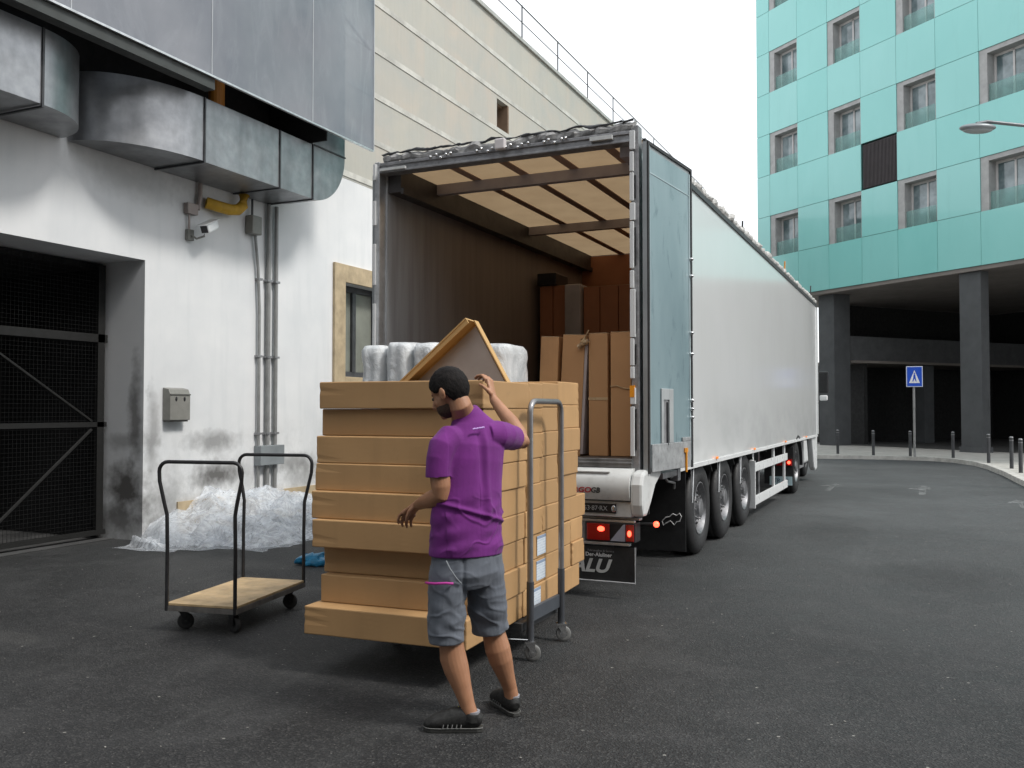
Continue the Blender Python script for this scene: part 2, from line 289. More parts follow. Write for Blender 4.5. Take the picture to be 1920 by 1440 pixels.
# ------------------------------------------------------------------ builders
class MB:
    def __init__(s): s.b = bmesh.new()
    def _m(s, verts, mat):
        if mat: bmesh.ops.transform(s.b, matrix=mat, verts=verts)
    def box(s, a, b, mat=None):
        r = bmesh.ops.create_cube(s.b, size=1)['verts']
        sz = [b[i] - a[i] for i in range(3)]; c = [(a[i] + b[i]) / 2 for i in range(3)]
        for v in r: v.co = Vector((v.co.x * sz[0] + c[0], v.co.y * sz[1] + c[1], v.co.z * sz[2] + c[2]))
        s._m(r, mat); return s
    def cyl(s, p0, p1, r, r2=None, seg=16, cap=True):
        p0, p1 = Vector(p0), Vector(p1); d = p1 - p0
        v = bmesh.ops.create_cone(s.b, cap_ends=cap, segments=seg, radius1=r, radius2=r if r2 is None else r2, depth=d.length)['verts']
        s._m(v, Matrix.Translation((p0 + p1) / 2) @ d.to_track_quat('Z', 'Y').to_matrix().to_4x4()); return s
    def ball(s, c, r, u=16, v=10, mat=None):
        rr = r if isinstance(r, (tuple, list)) else (r, r, r)
        vs = bmesh.ops.create_uvsphere(s.b, u_segments=u, v_segments=v, radius=1)['verts']
        for q in vs: q.co = Vector((q.co.x * rr[0], q.co.y * rr[1], q.co.z * rr[2]))
        s._m(vs, (Matrix.Translation(Vector(c)) @ mat) if mat else Matrix.Translation(Vector(c))); return s
    def loft(s, pts, rad, seg=14, ref=(0, 1, 0), cap=True):
        pts = [Vector(q) for q in pts]; ref = Vector(ref); rings = []
        for i, q in enumerate(pts):
            tg = (pts[min(i + 1, len(pts) - 1)] - pts[max(i - 1, 0)]).normalized() if (pts[min(i + 1, len(pts) - 1)] - pts[max(i - 1, 0)]).length > 1e-9 else Vector((0, 0, 1))
            a = tg.cross(ref)
            if a.length < 1e-4: a = tg.orthogonal()
            a.normalize(); bb = a.cross(tg).normalized()
            r = rad[i] if isinstance(rad, (list, tuple)) and not isinstance(rad[0], (int, float)) else (rad[i] if isinstance(rad, list) else rad)
            ra, rb = (r, r) if isinstance(r, (int, float)) else r
            rings.append([s.b.verts.new(q + a * ra * math.cos(2 * math.pi * k / seg) + bb * rb * math.sin(2 * math.pi * k / seg)) for k in range(seg)])
        for A, B in zip(rings, rings[1:]):
            for k in range(seg): s.b.faces.new((A[k], A[(k + 1) % seg], B[(k + 1) % seg], B[k]))
        if cap: s.b.faces.new(rings[0][::-1]); s.b.faces.new(rings[-1])
        return s
    def tube(s, pts, r, seg=10, ref=(.13, .31, .94)): return s.loft(pts, [r] * len(pts), seg, ref)
    def lathe(s, prof, seg=40, mat=None):      # prof: (x along axis X, radius)
        rings = []; new = []
        for px, pr in prof:
            rg = [s.b.verts.new((px, pr * math.cos(2 * math.pi * k / seg), pr * math.sin(2 * math.pi * k / seg))) for k in range(seg)]; rings.append(rg); new += rg
        for A, B in zip(rings, rings[1:]):
            for k in range(seg): s.b.faces.new((A[k], A[(k + 1) % seg], B[(k + 1) % seg], B[k]))
        s._m(new, mat); return s
    def prism(s, poly, axis, a, b, mat=None):     # 2-D polygon extruded along an axis
        def P(u, v, h): return {'x': (h, u, v), 'y': (u, h, v), 'z': (u, v, h)}[axis]
        A = [s.b.verts.new(P(u, v, a)) for u, v in poly]; B = [s.b.verts.new(P(u, v, b)) for u, v in poly]; n = len(poly)
        s.b.faces.new(A[::-1]); s.b.faces.new(B)
        for k in range(n): s.b.faces.new((A[k], A[(k + 1) % n], B[(k + 1) % n], B[k]))
        s._m(A + B, mat); return s
    def build(s, name, mat, parent=None, bevel=0, smooth=False, local=False, loc=None):
        bmesh.ops.recalc_face_normals(s.b, faces=s.b.faces[:])
        me = bpy.data.meshes.new(name); s.b.to_mesh(me); s.b.free()
        return mk(name, me, mat, parent, bevel, smooth, local, loc)
WM = {}
def mk(name, me, mat, parent=None, bevel=0, smooth=False, local=False, loc=None):
    o = bpy.data.objects.new(name, me); COL.objects.link(o)
    for q in (mat if isinstance(mat, (list, tuple)) else [mat]): me.materials.append(q)
    if smooth:
        for f in me.polygons: f.use_smooth = True
        if smooth != 'all': me.set_sharp_from_angle(angle=R(38))
    if bevel:
        m = o.modifiers.new("bevel", 'BEVEL'); m.width = bevel; m.segments = 2; m.limit_method = 'ANGLE'; m.angle_limit = R(40)
    if loc: o.location = loc
    W = Matrix.Translation(loc) if loc else Matrix.Identity(4)
    if parent is not None:
        o.parent = parent
        if not local: o.matrix_parent_inverse = WM[parent.name].inverted()
        else: W = WM[parent.name] @ W
    WM[o.name] = W
    return o
def thing(name, label, cat, loc=(0, 0, 0), rz=0, group=None):
    o = bpy.data.objects.new(name, None); COL.objects.link(o); o.location = loc; o.rotation_euler = (0, 0, rz); o.empty_display_size = .2
    WM[o.name] = Matrix.Translation(loc) @ Matrix.Rotation(rz, 4, 'Z'); tag(o, label, cat, group); return o
def tag(o, label, cat, group=None, kind=None):
    if label: o['label'] = label
    if cat: o['category'] = cat
    if group: o['group'] = group
    if kind: o['kind'] = kind
    return o
def struct(o, kind='structure'): o['kind'] = kind; return o
def copy_tree(o, parent=None):
    c = o.copy(); COL.objects.link(c)
    if parent is not None:
        mi = o.matrix_parent_inverse.copy(); c.parent = parent; c.matrix_parent_inverse = mi
    for ch in list(o.children): copy_tree(ch, c)
    return c
def text(body, size, depth, mat, parent, name, M4, shear=0, extra=.0, font_w=1):
    cu = bpy.data.curves.new(name, 'FONT'); cu.body = body; cu.size = size; cu.extrude = depth; cu.shear = shear; cu.offset = extra; cu.align_x = 'CENTER'; cu.align_y = 'CENTER'
    o = bpy.data.objects.new(name + "_tmp", cu); COL.objects.link(o)
    bpy.context.view_layer.update()
    me = bpy.data.meshes.new_from_object(o.evaluated_get(bpy.context.evaluated_depsgraph_get())); bpy.data.objects.remove(o)
    me.transform(M4 @ Matrix.Diagonal((font_w, 1, 1, 1))); me.materials.clear()
    return mk(name, me, mat, parent)
FACE_Y = Matrix.Rotation(R(90), 4, 'X')            # text plane facing -Y

# ------------------------------------------------------------------ ground
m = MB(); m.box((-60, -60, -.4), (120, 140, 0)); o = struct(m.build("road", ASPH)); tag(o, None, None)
kerb = [(-40, 31.2), (-12, 30.9), (-3.36, 30.67), (-1.9, 30.95), (-.52, 30.96), (.25, 30.7), (.8, 30.02), (1.25, 28.7), (1.49, 27.19), (1.70, 24.6), (1.795, 22.53), (1.86, 21.3), (2.1, 18.5), (2.9, 15.5), (5, 13), (9, 11.8), (60, 11.5)]
def offset(pl, d):
    out = []
    for i, q in enumerate(pl):
        a = Vector(pl[max(i - 1, 0)]); b = Vector(pl[min(i + 1, len(pl) - 1)]); tt = (b - a).normalized(); out.append((q[0] - tt.y * d, q[1] + tt.x * d))
    return out
kin = offset(kerb, .17)
m = MB(); m.prism(kin + [(60, 90), (-40, 90)], 'z', .004, .112); struct(m.build("pavement", PAVE))
m = MB(); A = [m.b.verts.new((x, y, .0)) for x, y in kerb]; B = [m.b.verts.new((x, y, .118)) for x, y in kerb]; Cc = [m.b.verts.new((x, y, .122)) for x, y in offset(kerb, .02)]; D = [m.b.verts.new((x, y, .120)) for x, y in kin]; E2 = [m.b.verts.new((x, y, .0)) for x, y in kin]
for L1, L2 in ((A, B), (B, Cc), (Cc, D), (D, E2)):
    for k in range(len(kerb) - 1): m.b.faces.new((L1[k], L1[k + 1], L2[k + 1], L2[k]))
struct(m.build("kerb", KERB))
# worn arrows and scuffs painted on the road
def arrow(cx, cy, s, nm):
    m = MB(); m.prism([(cx - .07 * s, cy - 1.4 * s), (cx + .07 * s, cy - 1.4 * s), (cx + .07 * s, cy), (cx + .32 * s, cy), (cx, cy + 1.1 * s), (cx - .32 * s, cy), (cx - .07 * s, cy)], 'z', .0035, .0045)
    struct(m.build(nm, PAINT))
arrow(-1.75, 19.8, .8, "road_marking"); arrow(-.05, 19.8, .9, "road_marking"); arrow(1.45, 17.6, .6, "road_marking")
# loose grit
m = MB()
for i in range(900):
    x = random.uniform(-8, 1.5); y = random.uniform(2.6, 14) ; r = random.choice((.002, .003, .003, .004, .006))
    v = bmesh.ops.create_icosphere(m.b, subdivisions=0 if False else 1, radius=r)['verts']
    for q in v: q.co = Vector((q.co.x * random.uniform(.7, 1.3) + x, q.co.y + y, q.co.z * .6 + r * .4))
tag(m.build("grit", M("pale_grit", (.27, .26, .24), .8, var=.4, scale=30)), "pale loose grit scattered over the dark asphalt", None, None, 'stuff')
for i, (x, y, lb) in enumerate(((-1.2, 3.75, "yellow fallen leaf on the asphalt at the bottom right of the standing man"), (-2.95, 2.95, "small brown fallen leaf on the asphalt at the bottom left corner"), (-.15, 4.15, "pale scrap of litter on the open asphalt at the far bottom right"))):
    m = MB(); k = .035
    pts = [(-1, 0), (-.5, .35), (.1, .45), (.7, .25), (1.1, 0), (.6, -.3), (0, -.38), (-.55, -.25)]
    top = [m.b.verts.new((a * k, b * k, .012 + .008 * math.sin(a * 3))) for a, b in pts]; ce = m.b.verts.new((0, 0, .004))
    for q in range(8): m.b.faces.new((top[q], top[(q + 1) % 8], ce))
    o = m.build("fallen_leaf" if i < 2 else "paper_scrap", LEAF if i < 2 else WHT); o.location = (x, y, .003); o.rotation_euler = (0, 0, i * 1.3)
    sol = o.modifiers.new("s", 'SOLIDIFY'); sol.thickness = .0015
    tag(o, lb, "leaf" if i < 2 else "litter")

# ------------------------------------------------------------------ left building
X0 = -8.66
bl = thing("loading_bay_building", "long white plastered and beige stone clad building along the left of the yard", "building", (X0, 8, 0))
m = MB()
m.box((-20, 8.2, 0), (X0, 12.36, 5.40)); m.box((-20, 12.36, 0), (X0, 13.62, 2.13)); m.box((-20, 12.36, 3.68), (X0, 13.62, 5.40)); m.box((-20, 13.62, 0), (X0, 40, 5.40))
m.box((-20, 2.6, 3.42), (X0, 8.2, 5.40)); m.box((-20, -8, 0), (X0, 2.6, 5.40)); m.box((-20, 2.6, -.2), (-14, 8.2, 3.42))
m.build("plaster_wall", PLASTER, bl)
m = MB(); m.box((-9.3, -8, 5.404), (X0 + .002, 40, 7.93)); m.box((-9.3, -8, 7.93), (X0 + .002, 18.22, 8.58)); m.box((-9.3, 18.86, 7.93), (X0 + .002, 40, 8.58)); m.box((-9.3, -8, 8.58), (X0 + .002, 40, 10.33))
m.build("stone_wall", STONE, bl)
m = MB()
for z in (5.44, 6.19, 7.01, 7.82, 8.66, 9.48): m.box((X0 + .002, -8, z - .0), (X0 + .016, 40, z + .10))
m.build("stone_band", STRIP, bl)
m = MB(); m.box((-20, -8, 10.33), (X0 + .06, 40, 10.42)); m.build("roof", M("roof_coping", (.40, .40, .38), .6), bl)
m = MB(); m.box((X0 + .002, 8.75, 0.004), (X0 + .03, 40, .42)); m.build("stone_plinth", BEIGE, bl)
# roof railing
rl = MB()
ry = -6
rl.cyl((X0 - .1, -8, 11.35), (X0 - .1, 40, 11.35), .016, seg=8); rl.cyl((X0 - .1, -8, 10.95), (X0 - .1, 40, 10.95), .012, seg=6)
while ry < 40: rl.cyl((X0 - .1, ry, 10.40), (X0 - .1, ry, 11.37), .018, seg=6); ry += 2.35
rl.build("roof_railing", DGREY, bl)
# small upper window
wn = MB().box((-9.28, 18.2, 7.9), (-9.22, 18.9, 8.6)).build("window", VOID, bl)
MB().box((-9.22, 18.22, 7.93), (-8.70, 18.26, 8.58)).box((-9.22, 18.80, 7.93), (-8.661, 18.86, 8.58)).box((-9.2, 18.26, 8.53), (-8.8, 18.8, 8.58)).build("frame", M("rusty_brown_frame", (.20, .13, .085), .6), wn)
MB().box((-9.2, 18.28, 7.95), (-9.17, 18.78, 8.52)).build("pane", WGLASS, wn)
# ground floor window with stone surround
wn = MB().box((X0 + .002, 12.06, 1.75), (X0 + .05, 12.36, 3.97)).box((X0 + .002, 12.36, 3.68), (X0 + .05, 13.62, 3.97)).box((X0 + .002, 13.62, 1.75), (X0 + .05, 13.95, 3.97)).box((X0 + .002, 12.36, 1.75), (X0 + .05, 13.62, 2.13)).build("window", BEIGE, bl, bevel=.006)
MB().box((-8.95, 12.36, 2.13), (-8.86, 12.44, 3.68)).box((-8.95, 13.54, 2.13), (-8.86, 13.62, 3.68)).box((-8.95, 12.44, 3.58), (-8.86, 13.54, 3.68)).box((-8.95, 12.44, 2.13), (-8.86, 13.54, 2.23)).box((-8.94, 12.90, 2.23), (-8.85, 13.0, 3.58)).build("frame", DGREY, wn)
MB().box((-8.92, 12.44, 2.23), (-8.90, 12.90, 3.58)).box((-8.92, 13.0, 2.23), (-8.90, 13.54, 3.58)).build("pane", M("dull_window_blind", (.20, .21, .18), .15, var=.3, scale=1.5), wn)
# gateway: interior room and wire gate
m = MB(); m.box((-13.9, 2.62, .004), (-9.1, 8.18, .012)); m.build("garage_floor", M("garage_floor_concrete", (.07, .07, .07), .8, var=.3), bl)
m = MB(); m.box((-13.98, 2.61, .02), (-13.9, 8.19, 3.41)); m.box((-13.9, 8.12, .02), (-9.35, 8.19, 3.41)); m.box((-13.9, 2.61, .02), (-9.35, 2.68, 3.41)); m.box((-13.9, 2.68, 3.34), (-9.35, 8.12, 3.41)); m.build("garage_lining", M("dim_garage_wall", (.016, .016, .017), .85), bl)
m = MB(); m.cyl((-11.2, 7.05, .01), (-11.2, 7.05, 3.34), .14); m.build("garage_pillar", M("ochre_pillar_paint", (.20, .09, .02), .6), bl)
gt = MB()
GX = -9.25
for a, b in (((GX - .03, 2.65, .06), (GX + .02, 8.16, .12)), ((GX - .03, 2.65, 1.38), (GX + .02, 8.16, 1.44)), ((GX - .03, 2.65, 2.42), (GX + .02, 8.16, 2.52)), ((GX - .03, 8.02, .12), (GX + .02, 8.12, 3.38)), ((GX - .025, 5.96, .12), (GX + .025, 6.06, 2.42)), ((GX - .025, 6.38, .12), (GX + .025, 6.50, 2.42)), ((GX - .03, 2.65, .12), (GX + .02, 2.75, 3.38))): gt.box(a, b)
gt.cyl((GX, 6.5, 2.35), (GX, 7.95, 1.45), .02, seg=6); gt.cyl((GX, 6.5, .15), (GX, 7.95, 1.35), .02, seg=6); gt.cyl((GX, 6.36, .15), (GX, 4.9, 1.35), .02, seg=6)
gt.box((GX + .02, 6.50, 1.28), (GX + .06, 6.56, 1.38)).box((GX + .02, 6.62, 1.28), (GX + .06, 6.68, 1.38))
g_ = gt.build("gate", M("dark_gate_steel", (.007, .007, .0065), .75, 0), bl)
gm = MB()
yy = 2.8
while yy < 8.0: gm.box((GX - .002, yy, .12), (GX + .002, yy + .002, 3.38)); yy += .05
zz = .16
while zz < 3.38: gm.box((GX + .002, 2.75, zz), (GX + .005, 8.02, zz + .002)); zz += .05
gm.build("wire_mesh", M("blackened_wire", (.004, .004, .004), .8), g_)
# things dumped behind the gate
m = MB()
for i in range(7):
    m.ball((-11.0 + random.uniform(-.5, .4), 5.0 + i * .42, .35 + random.uniform(-.05, .15)), (.4, .32, .36 + random.uniform(0, .15)), mat=Matrix.Rotation(random.random(), 4, 'X'))
o = m.build("rubbish_heap", M("dark_blue_bags", (.015, .022, .045), .5, var=.5, scale=6, bump=.6, bscale=8), smooth='all'); tag(o, "dark blue heap of bags lying inside behind the wire gate", "rubbish heap")

# glass screen above the bay
GX = -7.5
gs = thing("glass_screen_canopy", "grey tinted glass screen hanging above the ducts on the left building", "canopy", (GX, 8, 5.47))
ys = [11.46, 9.97, 8.06, 6.15, 4.24, 2.33, .42, -1.5, -3.4]
for a, b in zip(ys, ys[1:]):
    MB().box((GX - .012, b + .006, 5.49), (GX, a - .006, 9.4)).build("glass_pane", SCREEN, gs)
m = MB()
for a in ys[1:]: m.box((GX - .02, a - .006, 5.475), (GX + .003, a + .006, 9.4))
m.box((GX - .05, 11.456, 5.475), (GX + .005, 11.475, 9.4)); m.build("glazing_joint", M("pale_joint", (.42, .44, .46), .5), gs)
MB().box((GX - .03, -3.4, 5.465), (GX + .006, 11.46, 5.488)).build("bottom_trim", ALU, gs)
MB().box((-7.68, -3.4, 5.34), (-7.535, 8.15, 5.462)).build("soffit_beam", M("dark_soffit_beam", (.045, .05, .048), .6), gs)
MB().box((X0 + .02, -3.4, 5.37), (X0 + .05, 10.44, 6.6)).box((X0 + .05, -3.4, 6.5), (GX - .04, 10.44, 6.6)).box((X0 + .05, 10.41, 5.37), (-7.60, 10.44, 6.5)).build("recess_shade_panels", VOID, gs)  # black panels added where the recess over the duct is only in shade
MB().cyl((-8.2, 8.9, 5.36), (-8.2, 8.9, 6.48), .10).build("orange_pipe", ORA, gs)
m = MB()
for yy in (11.3, 10.6, 8.06): m.box((X0 + .02, yy - .02, 8.9), (GX - .015, yy + .02, 8.96))
m.cyl((X0 + .03, 11.4, 8.4), (GX - .03, 11.4, 7.0), .02, seg=8); m.build("bracket", STEEL, gs)

# air duct
dt = thing("air_duct", "galvanised sheet metal air duct with bends running along the white wall", "duct", (-8.25, 8, 4.56))
F = -7.85; Wl = X0 + .02; z0, z1 = 4.57, 5.35
MB().box((Wl, 8.32, z0), (F, 10.44, z1)).build("duct_run", GALV, dt, bevel=.004)
MB().box((Wl, -4, z0 + .02), (F, 6.12, z1)).build("duct_run", GALV, dt, bevel=.004)
def arc(cx, cy, rx, ry, a0, a1, n=18): return [(cx + rx * math.cos(R(a0 + (a1 - a0) * k / n)), cy + ry * math.sin(R(a0 + (a1 - a0) * k / n))) for k in range(n + 1)]
rr = F - Wl
MB().prism([(Wl, 6.12)] + arc(Wl, 6.12, rr, .86, 0, 90), 'z', z0 + .02, z1).build("duct_bend", GALV, dt, smooth=True)
MB().prism([(Wl, 8.32)] + arc(Wl, 8.32, rr, 1.25, 0, -90), 'z', z0 + .01, z1).build("duct_bend", GALV, dt, smooth=True)
# upward bend at the right end
m = MB(); m.prism([(10.44, z1)] + arc(10.44, z1, .78, .78, -90, 0), 'x', -8.45, F); m.box((-8.45, 10.44, z1), (F, 11.22, 8.8)); m.build("duct_bend", GALV, dt, smooth=True)
for yy in (6.12, 8.32, 9.72, 10.44): MB().prism([(Wl, z0 - .014), (F + .016, z0 - .014), (F + .016, z1), (F - .004, z1), (F - .004, z0 + .006), (Wl, z0 + .006)], 'y', yy - .012, yy + .012).build("flange", DGREY, dt)
MB().box((-8.45, 10.46, z1 - .01), (F + .014, 11.23, z1 + .01)).build("flange", DGREY, dt)

# conduits
def conduit(name, y, z0_, z1_, r, label, jog=0):
    t_ = thing(name, label, "pipe", (X0 + .05, y, z0_), 0, "conduits rising up the white wall")
    pts = [(X0 + .05, y, z0_), (X0 + .05, y, 3.0)] + ([(X0 + .05, y - jog * .3, 3.6)] if jog else []) + [(X0 + .05, y - jog, z1_)]
    MB().tube(pts, r).build("pipe", PIPE, t_, smooth=True)
    for z in (1.25, 2.35, 3.45): MB().box((X0 + .003, y - r - .02, z - .015), (X0 + .055 + r, y + r + .02, z + .015)).build("clamp", ALUD, t_)
conduit("wall_conduit", 10.24, .38, 4.20, .022, "leftmost conduit of three, rising to the small grey box on the wall", .12)
conduit("wall_conduit", 10.43, .38, 4.56, .034, "middle and thickest conduit of the three on the white wall")
conduit("wall_conduit", 10.60, .38, 4.56, .030, "rightmost conduit of the three on the white wall")
o = MB().box((X0 + .003, 10.2, .80), (X0 + .13, 10.72, 1.08)).build("junction_box", M("grey_plastic_box", (.24, .26, .27), .5), bevel=.008); tag(o, "grey junction box low on the white wall across the three conduits", "junction box")
t_ = thing("terminal_box", "small weathered grey box high on the wall above the leftmost conduit", "junction box", (X0 + .05, 10.05, 4.2))
MB().box((X0 + .003, 9.98, 4.06), (X0 + .14, 10.18, 4.32)).build("casing", PBOX, t_, bevel=.012)
MB().cyl((X0 + .06, 10.06, 4.32), (X0 + .06, 10.06, 4.56), .016).build("cable", DGREY, t_)
# yellow lagged pipe
pts = [(X0 + .04, 9.18, 4.33), (X0 + .12, 9.30, 4.30), (X0 + .15, 9.5, 4.29), (X0 + .15, 9.66, 4.32), (X0 + .15, 9.76, 4.40), (X0 + .15, 9.79, 4.55)]
o = MB().tube(pts, .075, 14).build("yellow_pipe", YEL, smooth=True); tag(o, "fat yellow foam-covered pipe elbow under the duct", "pipe")
# camera
t_ = thing("security_camera", "white security camera on a wall bracket below the duct", "camera", (X0, 8.95, 3.95))
MB().box((X0 + .003, 8.85, 3.78), (X0 + .06, 8.95, 3.92)).tube([(X0 + .05, 8.9, 3.85), (X0 + .12, 8.93, 3.80), (X0 + .18, 9.0, 3.84), (X0 + .18, 9.02, 3.92)], .014).build("bracket", PBOX, t_, bevel=.004)
mt = Matrix.Translation((X0 + .22, 9.06, 3.97)) @ Matrix.Rotation(R(8), 4, 'Z') @ Matrix.Rotation(R(26), 4, 'X')
MB().box((-.06, -.13, -.055), (.06, .12, .055), mt).build("housing", WHITE, t_, bevel=.02)
MB().box((-.075, -.18, .058), (.075, .16, .068), mt).build("sun_shield", WHITE, t_, bevel=.004)
m = MB(); m.box((-.048, -.136, -.045), (.048, -.131, .045), mt); m.build("lens", BLKP, t_)
MB().box((X0 + .003, 8.82, 4.12), (X0 + .08, 9.0, 4.26)).tube([(X0 + .04, 8.88, 3.9), (X0 + .04, 8.88, 4.15)], .014).tube([(X0 + .05, 9.02, 4.2), (X0 + .05, 9.06, 4.4), (X0 + .05, 9.06, 4.56)], .03).build("cable_box", M("pinkish_grey_plastic", (.34, .29, .27), .6), t_, bevel=.006)
# letterbox
t_ = thing("wall_box", "small grey metal box with two holes fixed to the white wall", "ashtray box", (X0, 8.66, 1.46))
MB().prism([(X0 + .003, 1.46), (X0 + .13, 1.46), (X0 + .13, 1.78), (X0 + .10, 1.85), (X0 + .003, 1.87)], 'y', 8.50, 8.84).build("casing", PBOX, t_, bevel=.008)
MB().box((X0 + .128, 8.50, 1.775), (X0 + .138, 8.84, 1.79)).box((X0 + .003, 8.52, 1.44), (X0 + .11, 8.82, 1.46)).build("lid_edge", M("dark_edge", (.12, .12, .11), .5), t_)
m = MB()
for yy in (8.60, 8.74): m.ball((X0 + .131, yy, 1.725), (.006, .018, .03))
m.build("hole", BLKP, t_)

# plastic film heap
def heap(x0, x1, y0, y1, hmax, seed, n=90, k=1.0):
    m = MB(); V = {}
    for i in range(n + 1):
        for j in range(n + 1):
            u, v = i / n, j / n
            x = x0 + (x1 - x0) * u; y = y0 + (y1 - y0) * v
            e = noise.noise(Vector((x * 1.3 + seed, y * 1.3, seed)))
            prof = (1 - u) ** .75 * math.sin(math.pi * min(1, max(0, v))) ** .5
            q = Vector((x * 1.5 + seed + .5 * y, y * 1.9, seed)); q += Vector((noise.noise(q * 1.3), noise.noise(q * 1.3 + Vector((7, 0, 0))), 0)) * .45
            rg = 1 - abs(noise.noise(q)) * 3; rg2 = 1 - abs(noise.noise(q * 2.3)) * 2.6; rg3 = 1 - abs(noise.noise(q * 5.1)) * 2.2
            h = max(0, prof * (hmax * (.70 + .75 * e)) + k * (.11 * rg + .040 * rg2 + .012 * rg3) * min(1, prof * 3.5) - .05)
            edge = (.55 * noise.noise(Vector((y * 1.9, seed, 0))) + .12 * noise.noise(Vector((y * 7, seed, 3)))) * u
            V[i, j] = m.b.verts.new((x + .09 * noise.noise(q * 1.5 + Vector((5, 0, 0))) + edge, y + .09 * noise.noise(q * 1.5 + Vector((0, 9, 0))), max(.006, h)))
    for i in range(n):
        for j in range(n): m.b.faces.new((V[i, j], V[i + 1, j], V[i + 1, j + 1], V[i, j + 1]))
    return m
hp = heap(X0 + .04, -6.75, 8.1, 11.4, .60, 3.1, 110).build("plastic_film_heap", FILM, smooth='all'); tag(hp, "heap of crumpled clear plastic film piled against the white wall", "plastic film")
heap(X0 + .06, -6.9, 8.2, 11.2, .54, 8.7, 90, 1.3).build("film_layer", FILM, hp, smooth='all')
heap(-8.5, -7.5, 7.6, 9.3, .12, 5.2, 70, .8).build("film_layer", FILM, hp, smooth='all')
m = MB(); m.ball((0, 0, .05), (.19, .09, .07), 24, 14)
for v in m.b.verts: v.co += Vector((1, .6, .8)) * .05 * noise.noise(v.co * 14); v.co.z = max(.0, v.co.z)
o = m.build("plastic_bag", BLUEP); o.location = (-5.72, 7.66, .0); tag(o, "crumpled blue plastic bag on the ground beside the box stack", "bag")

# ------------------------------------------------------------------ teal building
A_ = R(-39.66)
tb = thing("teal_office_building", "turquoise panelled block on dark columns at the end of the street", "building", (-6.702, 41.365, 0), A_)
PW, PH, ZB, U0 = 1.71, 1.825, 6.45, .79
NR, NC = 11, 12
def is_win(k, j): return (k % 2 == 0 and k >= 0 and j % 2 == 1)
m = MB(); sm = MB()
for j in range(NR):
    for k in range(-1, NC):
        a = U0 + PW * k; b = a + PW
        if k == -1: a = 0
        if is_win(k, j) or (k == 3 and j == 2): continue
        m.box((a + .007, 0, ZB + PH * j + .009), (b - .007, .03, ZB + PH * (j + 1) - .009))
cl = m.build("cladding", TEAL, tb, local=True)
m = MB()
UE = U0 + PW * NC
# backing wall with holes for windows: build by cells
for j in range(NR):
    for k in range(-1, NC):
        a = U0 + PW * k; b = a + PW
        if k == -1: a = 0
        if is_win(k, j) or (k == 3 and j == 2): continue
        m.box((a, .035, ZB + PH * j), (b, .30, ZB + PH * (j + 1)))
m.box((0, .9, ZB), (UE, 14, ZB + PH * NR)); m.build("backing_wall", SEAM, tb, local=True)
MB().box((0.02, .02, ZB + PH * NR), (UE, 14, ZB + PH * NR + .2)).build("roof", CONC, tb, local=True)
m = MB()
for j in range(NR): m.box((-.012, .0, ZB + PH * j + .012), (-.0, 14, ZB + PH * (j + 1) - .012))
m.build("side_cladding", TEAL, tb, local=True)
def make_window():
    m = MB(); m.box((0, .032, 0), (.30, .62, PH)).box((.30, .032, PH - .16), (PW, .62, PH)).box((PW - .04, .032, 0), (PW, .62, PH - .16)).box((.30, .45, 0), (PW - .04, .62, .06))
    wn = m.build("window", REVEAL, tb, local=True)
    f = MB()
    for a in (.30, .37 * PW + .34, PW - .10): f.box((a, .40, .06), (a + .07, .46, PH - .16))
    f.box((.37, .40, PH - .24), (PW - .10, .46, PH - .16)); f.build("frame", FRAMEW, wn, local=True)
    MB().box((.36, .43, .06), (PW - .06, .44, PH - .2)).build("pane", WGLASS, wn, local=True)
    MB().box((.30, .12, .0), (PW - .04, .13, .62)).build("railing_glass", RGLASS, wn, local=True)
    MB().box((PW * .60, .47, .1), (PW * .75, .49, PH - .25)).build("curtain", M("pale_curtain", (.45, .45, .43), .8), wn, local=True)
    return wn
first = None
for j in range(NR):
    for k in range(NC):
        if is_win(k, j):
            if first is None: first = make_window(); wn = first
            else: wn = copy_tree(first, tb)
            for q_ in wn.children:
                if q_.name.startswith('curtain'): q_.location.x = random.choice((-.62, -.45, -.2, 0, .1))
            wn.location = (U0 + PW * k, 0, ZB + PH * j)
            wn.matrix_parent_inverse = Matrix.Identity(4)
lv = MB().box((U0 + PW * 3 + .05, .06, ZB + PH * 2 + .05), (U0 + PW * 4 - .05, .10, ZB + PH * 3 - .05)).build("louvre_panel", LOUV, tb, local=True)
m = MB()
for i in range(24): m.box((U0 + PW * 3 + .08 + i * .065, .03, ZB + PH * 2 + .06), (U0 + PW * 3 + .10 + i * .065, .06, ZB + PH * 3 - .06))
m.build("slat", M("louvre_slat", (.06, .05, .052), .5), lv, local=True)
MB().box((0, .04, ZB - .14), (UE, 14, ZB - .004)).build("soffit", SOFF, tb, local=True)
MB().box((3.25, .35, .1), (4.10, 1.25, ZB - .15)).build("column", CONC, tb, local=True, bevel=.02)
MB().box((10.08, .15, .1), (10.90, .55, ZB - .15)).box((10.03, .10, .1), (10.95, .60, .3)).build("column", CONC, tb, local=True)
MB().box((17.5, .15, .1), (18.5, 1.1, ZB - .15)).build("column", CONC, tb, local=True, bevel=.02)
MB().box((3.2, 1.26, 3.62), (4.0, 13.9, 4.62)).build("mezzanine_beam", M("beam_concrete", (.085, .088, .092), .7), tb, local=True)
MB().box((1.2, 1.3, 3.50), (4.3, 13.9, 3.60)).build("mezzanine_soffit", SOFF, tb, local=True)
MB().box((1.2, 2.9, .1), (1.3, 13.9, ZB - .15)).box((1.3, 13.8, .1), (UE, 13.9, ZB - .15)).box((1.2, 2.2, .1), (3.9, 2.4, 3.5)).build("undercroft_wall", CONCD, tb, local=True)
MB().box((1.3, 1.3, .113), (UE, 13.8, .125)).build("undercroft_floor", M("dark_paving", (.05, .05, .048), .8), tb, local=True)
